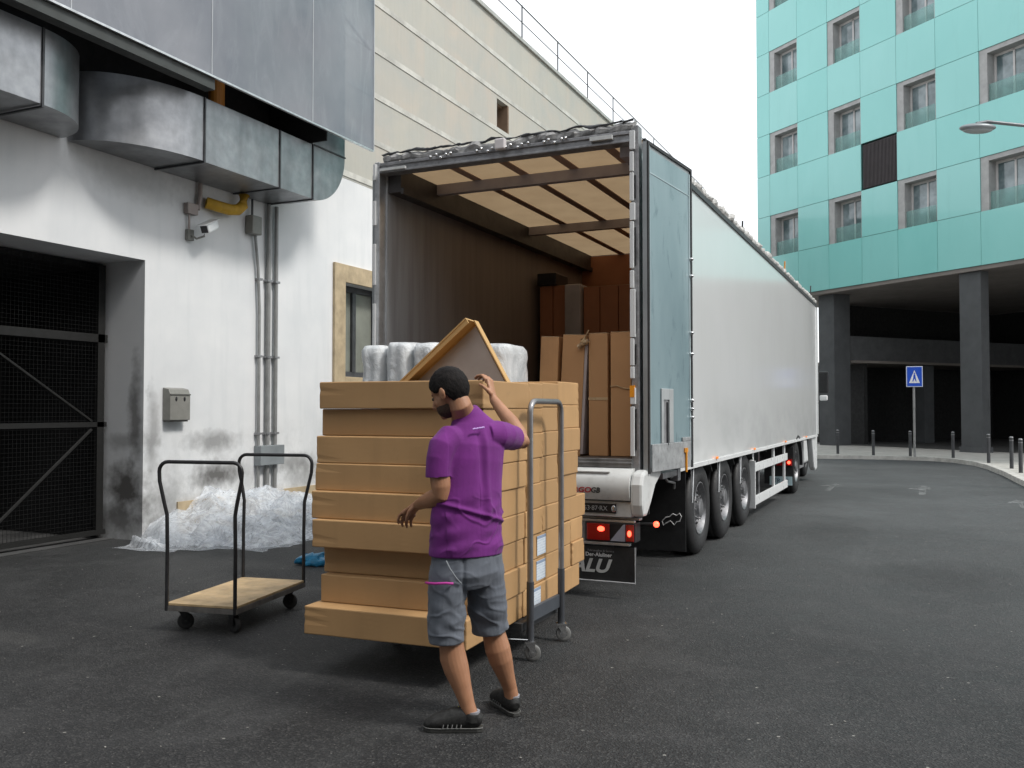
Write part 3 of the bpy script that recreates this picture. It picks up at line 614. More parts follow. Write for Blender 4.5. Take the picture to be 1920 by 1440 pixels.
MB().box((3.3, 5.8, .12), (3.9, 6.4, 3.5)).build("inner_column", CONC, tb, local=True)
MB().box((9.9, 7, .12), (10.6, 7.7, ZB - .15)).build("inner_column", CONC, tb, local=True)

# unseen block added behind and beside the viewer to shade the near yard
nb = thing("added_shade_block", "unseen grey rendered block added to shade the near side of the yard", "building", (12, -12, 0))
MB().prism([(-30, -9), (11.5, -9), (11.5, 6), (24, 6), (24, -20), (-30, -20)], 'z', .005, 12).build("rendered_wall", M("grey_render", (.20, .19, .18), .85, var=.2, scale=1, dirt=.3), nb)
for zf in (1.2, 4.4, 7.6):
    for k in range(9):
        x_ = -24 + k * 3.9; wq = MB().box((x_ - .1, -9.0, zf - .1), (x_ + 1.5, -8.94, zf + 1.7)).build("window", REVEAL, nb); MB().box((x_, -8.94, zf), (x_ + 1.4, -8.92, zf + 1.6)).build("pane", WGLASS, wq)
    for k in range(3):
        y_ = -6.5 + k * 4.2; wq = MB().box((11.44, y_ - .1, zf - .1), (11.5, y_ + 1.5, zf + 1.7)).build("window", REVEAL, nb); MB().box((11.42, y_, zf), (11.44, y_ + 1.4, zf + 1.6)).build("pane", WGLASS, wq)

# street lamp
sl = thing("street_lamp", "grey street lamp with an oval head reaching in from the right edge", "street lamp", (3.05, 21.0, .11))
m = MB(); m.ball((1.025, 20.08, 7.18), (.36, .16, .085), 28, 14, Matrix.Rotation(R(24), 4, 'Z')); m.build("lamp_head", M("lamp_grey", (.22, .24, .25), .4, .3), sl, smooth='all')
m = MB(); m.ball((1.025, 20.08, 7.14), (.30, .13, .075), 28, 14, Matrix.Rotation(R(24), 4, 'Z')); m.build("lamp_glass", M("lamp_lens", (.30, .33, .34), .3), sl, smooth='all')
MB().tube([(1.0, 20.06, 7.26), (1.2, 20.15, 7.30), (1.9, 20.47, 7.22), (2.5, 20.74, 7.02), (3.05, 21.0, 6.6)], .035).cyl((1.02, 20.07, 7.18), (1.02, 20.07, 7.29), .03).build("arm", M("lamp_arm", (.16, .17, .18), .4, .4), sl, smooth=True)
MB().cyl((3.05, 21, .11), (3.05, 21, 6.6), .075, .05).build("pole", DGREY, sl, smooth=True)

# crossing sign
sg = thing("crossing_sign", "blue square pedestrian crossing sign on a grey pole by the kerb", "road sign", (-.29, 30.62, .12))
SR = Matrix.Translation((-.27, 30.60, 2.60)) @ Matrix.Rotation(R(4), 4, 'Z')
MB().cyl((-.29, 30.66, .12), (-.29, 30.66, 2.92), .035).build("pole", PIPE, sg, smooth=True)
pl = MB().box((-.235, -.012, -.32), (.235, .006, .32), SR).build("sign_plate", M("sign_border_white", (.62, .66, .78), .4), sg, bevel=.02)
MB().box((-.21, -.016, -.295), (.21, -.0125, .295), SR).build("blue_face", SIGNB, pl)
MB().prism([(-.155, -.20), (.155, -.20), (0, .20)], 'y', -.020, -.0165, SR).build("white_triangle", WHT, pl)
m = MB(); m.prism([(-.02, .07), (.02, .07), (.035, -.03), (.06, -.15), (.035, -.15), (.0, -.06), (-.035, -.15), (-.06, -.15), (-.035, -.03)], 'y', -.024, -.0205, SR); m.ball((0, -.022, .10), (.022, .004, .022), mat=None) if False else m.prism(arc(0, .10, .022, .022, 0, 330, 10), 'y', -.024, -.0205, SR)
m.build("walking_figure", SIGNB, pl)
# bollards
bl0 = None
spots = [(-2.64, 32.0, "leftmost bollard on the far pavement, nearest the lorry"), (-1.51, 31.4, "second bollard from the lorry on the far pavement"), (-.42, 30.9 + .35, "bollard just left of the blue crossing sign pole"),
         (.78, 30.75, "bollard in front of the wide dark column"), (1.60, 28.3, "first bollard to the right of the wide dark column"), (1.97, 25.86, "bollard on the bend of the kerb, last but one towards the right edge"), (2.03, 24.2, "bollard at the far right edge of the picture")]
for x, y, lb in spots:
    if bl0 is None:
        bo = thing("bollard", lb, "bollard", (x, y, .11), 0, "bollards along the curved kerb")
        MB().cyl((0, 0, 0), (0, 0, .78), .045, seg=16).build("post", DGREY, bo, local=True, smooth=True)
        MB().cyl((0, 0, .70), (0, 0, .715), .05, seg=16).ball((0, 0, .78), (.048, .048, .025)).build("cap", STEEL, bo, local=True, smooth=True); bl0 = bo
    else: bo = copy_tree(bl0); bo.location = (x, y, .11); bo['label'] = lb

# ------------------------------------------------------------------ semi-trailer
XR, XL, YA, YB, ZF, ZT = -2.2, -4.82, 7.44, 21.45, 1.18, 4.0
tr = thing("semi_trailer", "white curtain-sided semi-trailer with its rear door open, parked along the yard", "trailer", (-3.5, 14, 0))
MB().box((XR - .03, 8.52, 1.02), (XR, YB, 3.93)).build("side_wall", TRSIDE, tr)
MB().box((XR - .05, 7.55, 1.02), (XR - .031, 8.52, 3.93)).build("rear_side_panel", TRSIDE, tr)
MB().box((XL, 7.55, 1.02), (XL + .03, YB, 3.93)).build("side_wall", TRSIDE, tr)
MB().box((XL + .031, 7.55, ZF), (XL + .045, YB - .1, 3.84)).build("inner_wall", PLY, tr)
MB().box((XR - .065, 7.60, ZF), (XR - .051, YB - .1, 3.84)).build("inner_wall", PLY, tr)
MB().box((XL + .03, YB - .09, 1.02), (XR - .03, YB, 3.93)).build("front_wall", WHITE, tr)
MB().box((XL + .046, 13.1, ZF), (XR - .066, 13.15, 3.93)).build("inner_bulkhead", FRONTB, tr)
MB().box((XL + .03, 7.5, 1.06), (XR - .051, YB - .1, ZF - .004)).build("floor", FLOORW, tr)
# translucent roof sheet, sagging a little between the bows
m = MB(); nx, ny = 14, 90; G = []
for j in range(ny + 1):
    y = 7.55 + (YB - 7.55) * j / ny; row = []
    for i in range(nx + 1):
        x = XL + .02 + (XR - XL - .05) * i / nx
        row.append(m.b.verts.new((x, y, 3.975 + .012 * noise.noise(Vector((x * 2, y * 1.5, 0))) - .012 * abs(math.sin((y - 8.3) / 2.45 * math.pi)))))
    G.append(row)
for j in range(ny):
    for i in range(nx): m.b.faces.new((G[j][i], G[j][i + 1], G[j + 1][i + 1], G[j + 1][i]))
m.build("roof_sheet", TARP, tr, smooth='all')
PURP = M("roof_bow_steel", (.36, .32, .33), .5, .2, var=.2)
for y in (8.30, 10.72, 13.15, 15.6, 18, 20.4): MB().box((XL + .2, y - .04, 3.84), (XR - .1, y + .04, 3.945)).build("roof_bow", PURP, tr)
for x in (-4.15, -3.62, -3.09, -2.56): MB().box((x - .045, 7.6, 3.945), (x + .045, 20.4, 3.953)).build("roof_strap", M("roof_strap_web", (.36, .23, .17), .7), tr)
MB().box((XL + .046, 7.56, 3.72), (XL + .19, YB - .2, 3.95)).box((XL + .19, 7.56, 3.70), (XL + .22, 20, 3.76)).build("roof_rail", M("dark_roof_rail", (.06, .055, .055), .5, .3), tr)
MB().box((XR - .20, 7.56, 3.80), (XR - .067, YB - .2, 3.95)).build("roof_rail", PURP, tr)
MB().box((XR - .01, 7.6, 3.90), (XR + .02, YB, 3.955)).box((XR - .01, YB - .04, 1.0), (XR + .012, YB + .01, 3.9)).build("top_rail", DGREY, tr)
MB().box((XR - .012, YB - .05, 1.04), (XR + .025, YB + .02, 3.90)).build("front_corner_post", WHITE, tr)
# bunched tarpaulin edge along the roof
def rag(p0, p1, r, n, amp, fr, seed, seg=9, flat=1.0):
    m = MB(); pts = []; rad = []
    for i in range(n + 1):
        q = Vector(p0).lerp(Vector(p1), i / n); nn = Vector((noise.noise(q * fr + Vector((seed, 0, 0))), noise.noise(q * fr + Vector((0, seed, 0))), noise.noise(q * fr + Vector((0, 0, seed)))))
        pts.append(q + nn * amp); rad.append(r * (1 + .6 * noise.noise(q * fr * 2.3)))
    m.loft(pts, rad, seg, ref=(.1, .2, .97)); 
    for v in m.b.verts: v.co += Vector((1, 1, 1)) * amp * .8 * noise.noise(v.co * fr * 3)
    return m
rag((XR - .02, 8.5, 3.99), (XR - .02, YB - .2, 3.99), .045, 300, .03, 5, 2).build("gathered_tarpaulin", M("pale_tarpaulin", (.46, .45, .43), .6, var=.35, scale=14, dirt=.4), tr)
rag((XL + .04, 7.49, 4.03), (XR - .04, 7.49, 4.03), .040, 90, .028, 6, 4).build("gathered_tarpaulin", M("grimy_tarpaulin", (.33, .325, .32), .6, var=.45, scale=14, dirt=.5), tr)
m = rag((XL + .04, 7.46, 4.075), (XR - .04, 7.46, 4.075), .012, 90, .022, 7, 14, 6); m.build("tension_cord", DGREY, tr)
for i, y in enumerate((12.3, 16.35, 20.3)): MB().cyl((XR, y, 3.9), (XR + .01, y - .02, 4.12 + .06 * i), .012).build("roof_peg", ORANGE if i == 1 else DGREY, tr)
# rear frame
MB().box((XL + .03, 7.44, 3.885), (XR - .06, 7.56, 3.985)).box((XL + .03, 7.425, 3.955), (XR - .06, 7.44, 3.985)).box((XL + .03, 7.42, 3.885), (XR - .06, 7.44, 3.905)).build("rear_header", ALUD, tr, bevel=.004)
MB().box((XL + .05, 7.40, 3.90), (XL + .33, 7.435, 3.925)).build("header_bracket", CREAM, tr)
MB().box((-2.62, 7.39, 3.925), (-2.42, 7.435, 3.96)).build("header_bracket", CREAM, tr)
for cx in (-4.1, -3.62, -3.32, -2.95):
    for k in range(5):
        MB().ball((cx + (k - 2) * .055 + random.uniform(-.01, .01), 7.405, 3.975 + .018 * math.sin(k * 2.2)), (.017, .015, .015), 8, 6).build("roof_roller", CHROME, tr, smooth='all')
MB().box((-3.53, 7.37, 3.955), (-3.43, 7.43, 4.055)).build("header_lamp", M("white_lamp_housing", (.66, .62, .62), .4), tr, bevel=.012)
m = MB(); m.box((XL - .03, 7.43, .99), (XL + .028, 7.56, 4.0)); m.build("rear_post", ALU, tr, bevel=.006)
MB().box((XR - .066, 7.445, .99), (XR + .0, 7.56, 4.03)).build("rear_post", ALUD, tr, bevel=.006)
i = 0
segs = [(1.20, 1.62), (1.64, 1.78), (1.86, 1.96), (1.97, 2.20), (2.21, 2.62), (2.63, 2.78), (2.80, 3.2), (3.21, 3.36), (3.38, 3.62), (3.63, 3.80), (3.82, 3.98)]
for a, b in segs: MB().box((XR - .072, 7.418, a), (XR - .072 + .034 + (.012 if (i % 3) == 1 else 0), 7.444, b)).build("hinge_strip", WHITE, tr, bevel=.004); i += 1
m = MB()
for a, b in ((1.25, 1.6), (1.98, 2.15), (2.24, 2.6), (2.82, 3.15), (3.4, 3.6)): m.box((XR - .034, 7.436, a), (XR - .024, 7.4445, b))
m.build("hinge_slot", BLKP, tr)
MB().box((XR - .074, 7.414, 1.70), (XR - .035, 7.443, 1.80)).build("amber_reflector", M("amber_reflector", (.8, .30, .02), .3), tr)
for a, b in segs[::2]: MB().box((XL - .035, 7.41, a), (XL - .005, 7.43, b)).build("hinge_strip", WHITE, tr, bevel=.004)
# doors, both swung round along the sides
def door(xh, xf, ysgn, nm, mirror=False):
    L = math.hypot(xf - xh, 8.56 - 7.46); ang = math.atan2(8.56 - 7.46, xf - xh)
    Mx = Matrix.Translation((xh, 7.46, 0)) @ Matrix.Rotation(ang, 4, 'Z')
    s = -1 if not mirror else 1          # outward side in the door's own frame
    d = MB().box((0, -.02, 1.06), (L, .02, 3.885), Mx).build(nm, M("door_edge_frame", (.33, .35, .36), .4, .3), tr)
    if mirror: return d
    f = -.02
    MB().box((.05, f - .005, 1.13), (L - .05, f - .001, 3.83), Mx).build("door_sheet", DOORM, d)
    MB().box((.0, f - .014, 1.05), (.03, f, 3.89), Mx).box((L - .03, f - .014, 1.05), (L + .004, f, 3.89), Mx).box((.03, f - .014, 3.862), (L - .03, f, 3.89), Mx).build("rubber_seal", BLACK, d)
    MB().box((.035, f - .008, 1.1), (.055, f, 3.86), Mx).box((L - .075, f - .010, 1.12), (L - .045, f, 3.83), Mx).box((.05, f - .009, 3.62), (L - .06, f - .005, 3.63), Mx).build("edge_strip", M("pale_blue_edge", (.40, .48, .50), .4, .3), d)
    MB().box((.05, f - .022, 1.06), (L - .08, f - .006, 1.30), Mx).box((L - .30, f - .022, 1.30), (L - .08, f - .006, 1.34), Mx).build("kick_plate", M("scuffed_kick_plate", (.36, .37, .375), .5, .3, var=.3, scale=10, dirt=.5), d, bevel=.006)
    MB().box((.28, f - .020, 1.30), (.33, f - .006, 1.78), Mx).box((.47, f - .020, 1.30), (.57, f - .006, 1.78), Mx).box((.33, f - .020, 1.68), (.47, f - .006, 1.78), Mx).build("lock_surround", M("light_lock_plate", (.45, .47, .475), .4, .4), d, bevel=.004)
    MB().box((.33, f - .008, 1.30), (.47, f - .004, 1.68), Mx).build("lock_recess", ALUD, d)
    MB().cyl(Mx @ Vector((.43, f - .014, 1.28)), Mx @ Vector((.43, f - .014, 1.66)), .012).build("lock_rod", DGREY, d)
    m = MB()
    for z in (1.52, 1.68, 2.12, 2.32, 2.86, 3.02, 1.60):
        m.ball(Mx @ Vector((L - .05, f - .016, z)), (.03, .018, .018), 10, 6)
    m.build("hinge_clip", CHROME, d, smooth='all')
    MB().box((L - .28, f - .035, 1.20), (L - .20, f - .022, 1.24), Mx).cyl(Mx @ Vector((L - .24, f - .03, 1.24)), Mx @ Vector((L - .24, f - .03, 1.02)), .012).build("door_catch", ORANGE, d)
    return d
door(-2.15, -2.035, 1, "rear_door")
door(XL - .05, XL - .15, 1, "rear_door", True)
# sill, bumper, tail
MB().box((XL + .03, 7.42, 1.10), (XR - .06, 7.55, 1.176)).box((XL + .03, 7.405, 1.135), (XR - .06, 7.42, 1.150)).build("rear_sill", M("scuffed_sill", (.20, .20, .20), .5, .4, var=.4, scale=8, dirt=.4), tr, bevel=.004)
m = MB(); m.prism([(7.55, 1.096), (7.40, 1.096), (7.33, 1.075), (7.285, 1.02), (7.27, .95), (7.275, .88), (7.30, .835), (7.55, .835)], 'x', XL, -2.24)
m.build("bumper_shell", CREAM, tr, smooth=True)
m = MB(); m.prism([(7.285, .97), (7.33, 1.06), (7.45, 1.085), (7.9, 1.07), (7.9, 1.02), (7.70, .93), (7.56, .79), (7.44, .70), (7.33, .70), (7.29, .80)], 'x', -2.238, -2.13); m.build("bumper_end_cap", CREAM, tr, bevel=.03)
MB().box((XL, 7.34, .69), (-2.24, 7.50, .82)).build("bumper_beam", CREAM, tr, bevel=.01)
MB().box((XL, 7.44, .655), (-2.2, 7.52, .675)).box((XL, 7.37, .640), (-2.22, 7.40, .662)).build("lower_trim", ALU, tr, bevel=.004)
npl = MB().box((-2.78, 7.325, .72), (-2.37, 7.339, .80)).build("number_plate", BLKP, tr, bevel=.006)
m = MB()
for x in (-2.72, -2.39): m.ball((x, 7.322, .762), (.022, .012, .030), 12, 8)
m.build("plate_lamp", CHROME, npl, smooth='all')
text("53·87·RX", .055, .002, M("worn_plate_letters", (.42, .42, .42), .5), npl, "plate_letters", Matrix.Translation((-2.55, 7.320, .760)) @ FACE_Y)
# logo lettering in red and black on the bumper
text("CARGO", .062, .001, REDT, tr, "red_lettering", Matrix.Translation((-2.705, 7.268, .915)) @ FACE_Y @ Matrix.Rotation(0, 4, 'X'), .15, .0012, 1.2)
text("GB", .062, .001, BLKP, tr, "black_lettering", Matrix.Translation((-2.535, 7.268, .915)) @ FACE_Y, .15, .0012, 1.0)
MB().box((-2.80, 7.30, 1.0665), (-2.42, 7.32, 1.0705)).build("scuff_line", ALUD, tr)
# tail lamp cluster
def tail_lamp(x0, x1, s):
    a, b = (x0, x1)
    h = MB().box((a, 7.36, .475), (b, 7.52, .640)).build("tail_light", BLKP, tr, bevel=.01)
    L = b - a
    MB().box((a + .02, 7.345, .487), (b - .22, 7.358, .628)).build("red_lens", REDL, h, bevel=.006)
    MB().prism([(b - .215, .487), (b - .085, .487), (b - .085, .628), (b - .10, .628)], 'y', 7.346, 7.358).build("clear_lens", CLEARL, h)
    MB().box((b - .08, 7.345, .487), (b - .008, 7.358, .628)).build("red_lens", REDL, h, bevel=.01)
    MB().ball((a + .15, 7.342, .585), (.032, .006, .022), 12, 8).ball((b - .045, 7.342, .555), (.018, .006, .026), 12, 8).build("lit_bulb", REDON, h, smooth='all')
tail_lamp(-2.66, -2.215, 1); tail_lamp(-4.80, -4.35, -1)
MB().box((-2.76, 7.38, .475), (-2.665, 7.5, .640)).box((-4.3, 7.42, .50), (-2.77, 7.5, .62)).build("lamp_carrier", ALUD, tr)
MB().box((XL, 7.35, .448), (-2.26, 7.40, .472)).build("lamp_bar", ALU, tr, bevel=.004)
# rubber flap with lettering
for x0, x1 in ((-3.02, -2.215), (-4.78, -3.98)):
    fl = MB().box((x0, 7.37, .145), (x1, 7.38, .432)).build("mud_flap", BLACK, tr)
    MB().tube([(x0, 7.36, .44), (x0, 7.36, .14), (x1, 7.36, .14), (x1 + .0, 7.36, .44)], .008).build("flap_frame", ALU, fl)
    text("ALU", .155, .002, M("silver_lettering", (.55, .56, .55), .45, 0), fl, "large_lettering", Matrix.Translation((x0 + .40, 7.366, .262)) @ FACE_Y, .32, .005, 1.15)
    text("Der-Aluliner", .046, .001, WHT, fl, "small_lettering", Matrix.Translation((x0 + .48, 7.366, .360)) @ FACE_Y, 0, .0008)
    text("Fahrzeugbau & Service", .026, .001, ALUD, fl, "small_lettering", Matrix.Translation((x0 + .50, 7.366, .395)) @ FACE_Y)
sl_ = MB().cyl((-2.26, 7.60, .60), (-2.10, 7.56, .615), .02).build("side_marker_arm", BLACK, tr, smooth=True)
MB().ball((-2.085, 7.55, .62), (.026, .026, .026), 12, 8).build("lit_marker", REDON, sl_, smooth='all')
# side marker lamps, lower rail
m = MB(); m.box((XR - .02, 8.55, .985), (XR + .012, YB, 1.03)); m.build("lower_rail", WHITE, tr)
for y in (10.5, 13.05, 16.2, 19.2): MB().box((XR + .012, y - .035, 1.025), (XR + .032, y + .035, 1.055)).build("marker_light", AMBER, tr, bevel=.008)
# chassis
MB().box((-4.1, 7.6, .68), (-4.0, 20.5, 1.04)).box((-3.0, 7.6, .68), (-2.9, 20.5, 1.04)).build("chassis_beam", DGREY, tr)
m = MB()
for i in range(12): m.box((XL + .1, 7.9 + i * 1.15, .92), (XR - .1, 7.96 + i * 1.15, 1.04))
m.build("cross_member", DGREY, tr)
MB().box((-4.0, 7.50, .44), (-3.2, 7.62, .60)).build("underrun_bar", DGREY, tr)
RIMM = M("aluminium_rim", (.30, .30, .31), .38, .75, var=.25, scale=14, dirt=.4)
def wheel_meshes():
    out = {}
    T = [(-.36, .30), (-.365, .40), (-.35, .46), (-.32, .495), (-.30, .503), (-.27, .503), (-.262, .493), (-.255, .503), (-.20, .506), (-.192, .495), (-.185, .506), (-.12, .506), (-.112, .494), (-.105, .503), (-.07, .503), (-.05, .492), (-.022, .455), (-.012, .40), (-.018, .335), (-.035, .295), (-.05, .285)]
    m = MB(); m.lathe(T, 56); bmesh.ops.recalc_face_normals(m.b, faces=m.b.faces[:]); out['t'] = m
    m = MB(); m.lathe([(-.045, .287), (-.030, .292), (-.028, .280), (-.07, .262), (-.12, .25), (-.13, .20), (-.09, .165), (-.06, .150), (-.06, .11), (-.02, .105), (-.012, .08), (-.012, .001)], 48)
    out['r'] = m; m = MB()
    for k in range(10):
        a = 2 * math.pi * k / 10; m.cyl((-.075, .135 * math.cos(a), .135 * math.sin(a)), (-.035, .135 * math.cos(a), .135 * math.sin(a)), .015, .011, 6)
    out['n'] = m
    m = MB()
    for k in range(10):
        a = 2 * math.pi * (k + .5) / 10; m.ball((-.107, .212 * math.cos(a), .212 * math.sin(a)), (.026, .042, .036), 12, 8)
    out['h'] = m; return out
def build_wheel(parent, loc, flip=False):
    wmz = wheel_meshes()
    tq = wmz['t'].build("wheel", BLACK, parent, smooth='all'); 
    a = wmz['r'].build("rim", RIMM, tq, smooth=True, local=True); wmz['n'].build("wheel_nuts", CHROME, tq, local=True); b = wmz['h'].build("rim_hole", BLKP, tq, local=True, smooth='all')
    tq.matrix_parent_inverse = WM[parent.name].inverted(); tq.location = loc
    if flip: tq.rotation_euler = (0, 0, math.pi)
    return tq
w0 = build_wheel(tr, (-2.245, 10.04, .503))
for y in (11.38, 12.75): c = copy_tree(w0, tr); c.location = (-2.245, y, .503)
for y in (10.04, 11.38, 12.75):
    c = copy_tree(w0, tr); c.location = (-4.775, y, .503); c.rotation_euler = (0, 0, math.pi)
    MB().cyl((-4.5, y, .503), (-2.5, y, .503), .07).box((-3.9, y - .3, .56), (-3.7, y + .25, .68)).box((-3.15, y - .3, .56), (-2.95, y + .25, .68)).build("axle", DGREY, tr)
# mudguards and stays
for y in (10.04, 11.38, 12.75):
    m = MB(); po = [(y + .60 * math.cos(R(a)), .53 + .56 * math.sin(R(a))) for a in range(40, 141, 10)]; pi_ = [(y + .585 * math.cos(R(a)), .53 + .545 * math.sin(R(a))) for a in range(140, 39, -10)]
    m.prism(po + pi_, 'x', -2.62, -2.235); m.build("mudguard", BLACK, tr)
    if y > 9.8 or True:
        m = MB(); m.tube([(-2.23, y - .50, .985), (-2.225, y - .56, .80), (-2.225, y - .60, .62)], .011, 6); m.tube([(-2.23, y - .62, .985), (-2.225, y - .61, .80), (-2.225, y - .60, .62)], .008, 6); m.build("mudguard_stay", ALU, tr)
MB().box((-2.95, 9.02, .17), (-2.19, 9.03, .99)).build("mud_flap", BLACK, tr)
MB().box((-2.95, 8.0, .985), (-2.19, 9.6, 1.0)).box((-2.95, 7.9, .66), (-2.25, 7.92, .99)).build("mudguard_panel", BLACK, tr)
m = MB(); pts = [(-2.62, .42), (-2.56, .47), (-2.50, .48), (-2.44, .52), (-2.38, .50), (-2.33, .53), (-2.30, .49), (-2.33, .43), (-2.38, .42), (-2.42, .38), (-2.48, .43), (-2.55, .40), (-2.60, .37)]
pts = [(-2.33 + (x + 2.46) * .62, .49 + (z - .45) * .8) for x, z in pts]; m.tube([(x, 9.012, z) for x, z in pts] + [(pts[0][0], 9.012, pts[0][1])], .005, 6); m.build("white_emblem", WHT, tr)
m = MB(); m.tube([(-2.19, 8.2, .98), (-2.17, 8.25, .93), (-2.17, 8.5, .90), (-2.2, 8.6, .84)], .012, 8); m.tube([(-2.2, 8.35, 1.0), (-2.18, 8.4, .96), (-2.16, 8.6, .98)], .015, 8); m.build("air_hose", PIPE, tr, smooth=True)
MB().box((-2.24, 7.95, .97), (-2.13, 8.5, 1.03)).box((-2.2, 8.45, .92), (-2.12, 8.55, 1.08)).build("door_holder", ALUD, tr, bevel=.01)
# side guard
m = MB()
for z0_, z1_ in ((.70, .82), (.22, .35)): m.box((XR - .05, 13.27, z0_), (XR - .015, 16.65, z1_))
m.build("side_guard_rail", WHITE, tr, bevel=.006)
m = MB()
for y in (13.30, 15.3, 16.55): m.box((XR - .09, y, .20), (XR - .052, y + .09, .99))
m.box((XR - .10, 13.26, .18), (XR - .012, 13.30, .86)); m.build("side_guard_post", WHITE, tr, bevel=.004)
MB().cyl((-2.75, 13.6, .62), (-2.75, 15.1, .62), .20, seg=24).build("air_tank", DGREY, tr, smooth=True)
MB().box((-2.75, 15.9, .12), (-2.6, 16.05, .98)).box((-4.3, 15.9, .12), (-4.15, 16.05, .98)).box((-2.8, 15.85, .06), (-2.5, 16.1, .12)).box((-4.4, 15.85, .06), (-4.1, 16.1, .12)).build("landing_leg", ALUD, tr)

# ------------------------------------------------------------------ tractor unit
tt = thing("tractor_unit", "white lorry tractor unit coupled to the front of the trailer, mostly hidden behind it", "lorry", (-3.5, 20, 0))
MB().box((-4.0, 17.2, .55), (-3.85, 22.5, .85)).box((-3.15, 17.2, .55), (-3.0, 22.5, .85)).build("chassis", DGREY, tt)
MB().box((-4.75, 21.75, .35), (-2.52, 23.7, .95)).prism([(21.75, .95), (23.7, .95), (23.75, 1.6), (23.55, 2.6), (23.1, 3.2), (22.6, 3.75), (21.75, 3.85)], 'x', -4.75, -2.52).build("cab", WHITE, tt, bevel=.05)
MB().prism([(22.6, 1.75), (23.5, 1.75), (23.35, 2.5), (22.6, 2.5)], 'x', -2.519, -2.505).box((-4.6, 23.56, 1.75), (-2.67, 23.76, 2.5)).build("cab_window", WGLASS, tt)
f = MB().box((-2.72, 17.3, .22), (-2.20, 17.34, .90)).build("rear_mudflap", BLACK, tt)
tl_ = MB().box((-2.50, 17.24, .56), (-2.22, 17.30, .68)).build("tail_light", REDL, tt, bevel=.006)
MB().ball((-2.27, 17.232, .62), (.03, .01, .03), 12, 8).build("lit_bulb", REDON, tl_, smooth='all')
p_ = MB().box((-2.62, 17.27, .20), (-2.22, 17.29, .36)).build("number_plate", PLATEW, tt)
text("TR 08", .11, .002, M("plate_ink", (.08, .12, .18), .5), p_, "plate_letters", Matrix.Translation((-2.42, 17.266, .28)) @ FACE_Y)
text("MAN 18", .07, .002, ALU, f, "white_lettering", Matrix.Translation((-2.44, 17.296, .47)) @ FACE_Y) if False else None
m = MB(); m.prism([(17.4, .5)] + [(18.0 + .62 * math.cos(R(a)), .52 + .58 * math.sin(R(a))) for a in range(175, 4, -10)] + [(18.6, .5)] + [(18.0 + .58 * math.cos(R(a)), .52 + .54 * math.sin(R(a))) for a in range(5, 176, 10)], 'x', -2.70, -2.19); m.build("mudguard", BLACK, tt)
wt = copy_tree(w0, tt); wt.matrix_parent_inverse = WM[tt.name].inverted(); wt.location = (-2.21, 18.0, .503)
for x, y, r_ in ((-4.78, 18.0, math.pi), (-2.56, 22.6, 0), (-4.74, 22.6, math.pi)):
    c = copy_tree(w0, tt); c.matrix_parent_inverse = WM[tt.name].inverted(); c.location = (x, y, .503); c.rotation_euler = (0, 0, r_)
m = MB(); m.prism([(20.75, .98), (20.98, .55), (21.15, .30), (21.4, .22), (21.7, .25), (21.75, .99)], "x", -2.36, -2.235); m.build("side_fairing", WHITE, tt, bevel=.03)
MB().box((-2.8, 18.8, .35), (-2.40, 20.6, .95)).build("fuel_tank", ALUD, tt)
MB().tube([(-2.52, 23.4, 2.35), (-2.35, 23.3, 2.45), (-2.14, 22.9, 2.42)], .03).build("mirror_arm", BLKP, tt)
MB().box((-2.30, 22.78, 1.98), (-2.08, 22.90, 2.50)).build("mirror", BLKP, tt, bevel=.03)
MB().box((-2.28, 22.76, 1.80), (-2.10, 22.88, 1.93)).build("kerb_mirror", WHITE, tt, bevel=.03)

# ------------------------------------------------------------------ cargo inside the trailer
def tall_carton(x0, x1, zt, lb, lean=0, y0=7.72, y1=8.5, tape=None, mat=CARD2, strap=None, grp="cartons standing in the trailer"):
    o = thing("tall_carton", lb, "carton", ((x0 + x1) / 2, y0, ZF), 0, grp); o.rotation_euler = (0, R(lean), 0)
    h = zt - ZF; hw = (x1 - x0) / 2
    MB().box((-hw, 0, 0), (hw, y1 - y0, h)).build("carton_body", mat, o, bevel=.006, local=True)
    if tape:
        m = MB()
        for z in tape: m.box((-hw - .002, -.0035, z), (hw + .002, -.0005, z + .025))
        m.build("tape", TAPE, o, local=True)
    MB().box((-hw + .003, .0, h), (hw - .003, y1 - y0, h + .004)).build("top_flap", TAPE, o, local=True)
    return o
tall_carton(-3.262, -3.085, 2.265, "leftmost of the front row of tall cartons on the trailer floor, leaning slightly right", 2.5)
lc = tall_carton(-3.055, -2.84, 2.275, "second tall carton in the trailer from the left, with loose grey foam down its side", 3.0)
MB().box((.11, .002, .02), (.135, .7, 1.06)).build("foam_sheet", M("pinkish_grey_foam", (.40, .33, .31), .8), lc, local=True)
m = rag((.07, -.01, 1.00), (.12, -.03, 1.05), .03, 12, .03, 20, 3); m.tube([(.09, -.02, 1.04), (.13, -.03, 1.10), (.15, -.03, 1.14)], .006, 6); m.build("crumpled_tape", TAPE, lc, local=True)
tall_carton(-2.752, -2.572, 2.28, "third tall carton from the left in the trailer, with one straight band of tape", 0, tape=(.50,))
rc = tall_carton(-2.545, -2.355, 2.285, "rightmost tall carton in the trailer, with a wrinkled band of tape", 0)
MB().tube([(-.095, -.004, .62), (-.04, -.006, .628), (.01, -.006, .61), (.05, -.006, .60), (.096, -.004, .598)], .006, 6).build("tape", TAPE, rc, local=True)
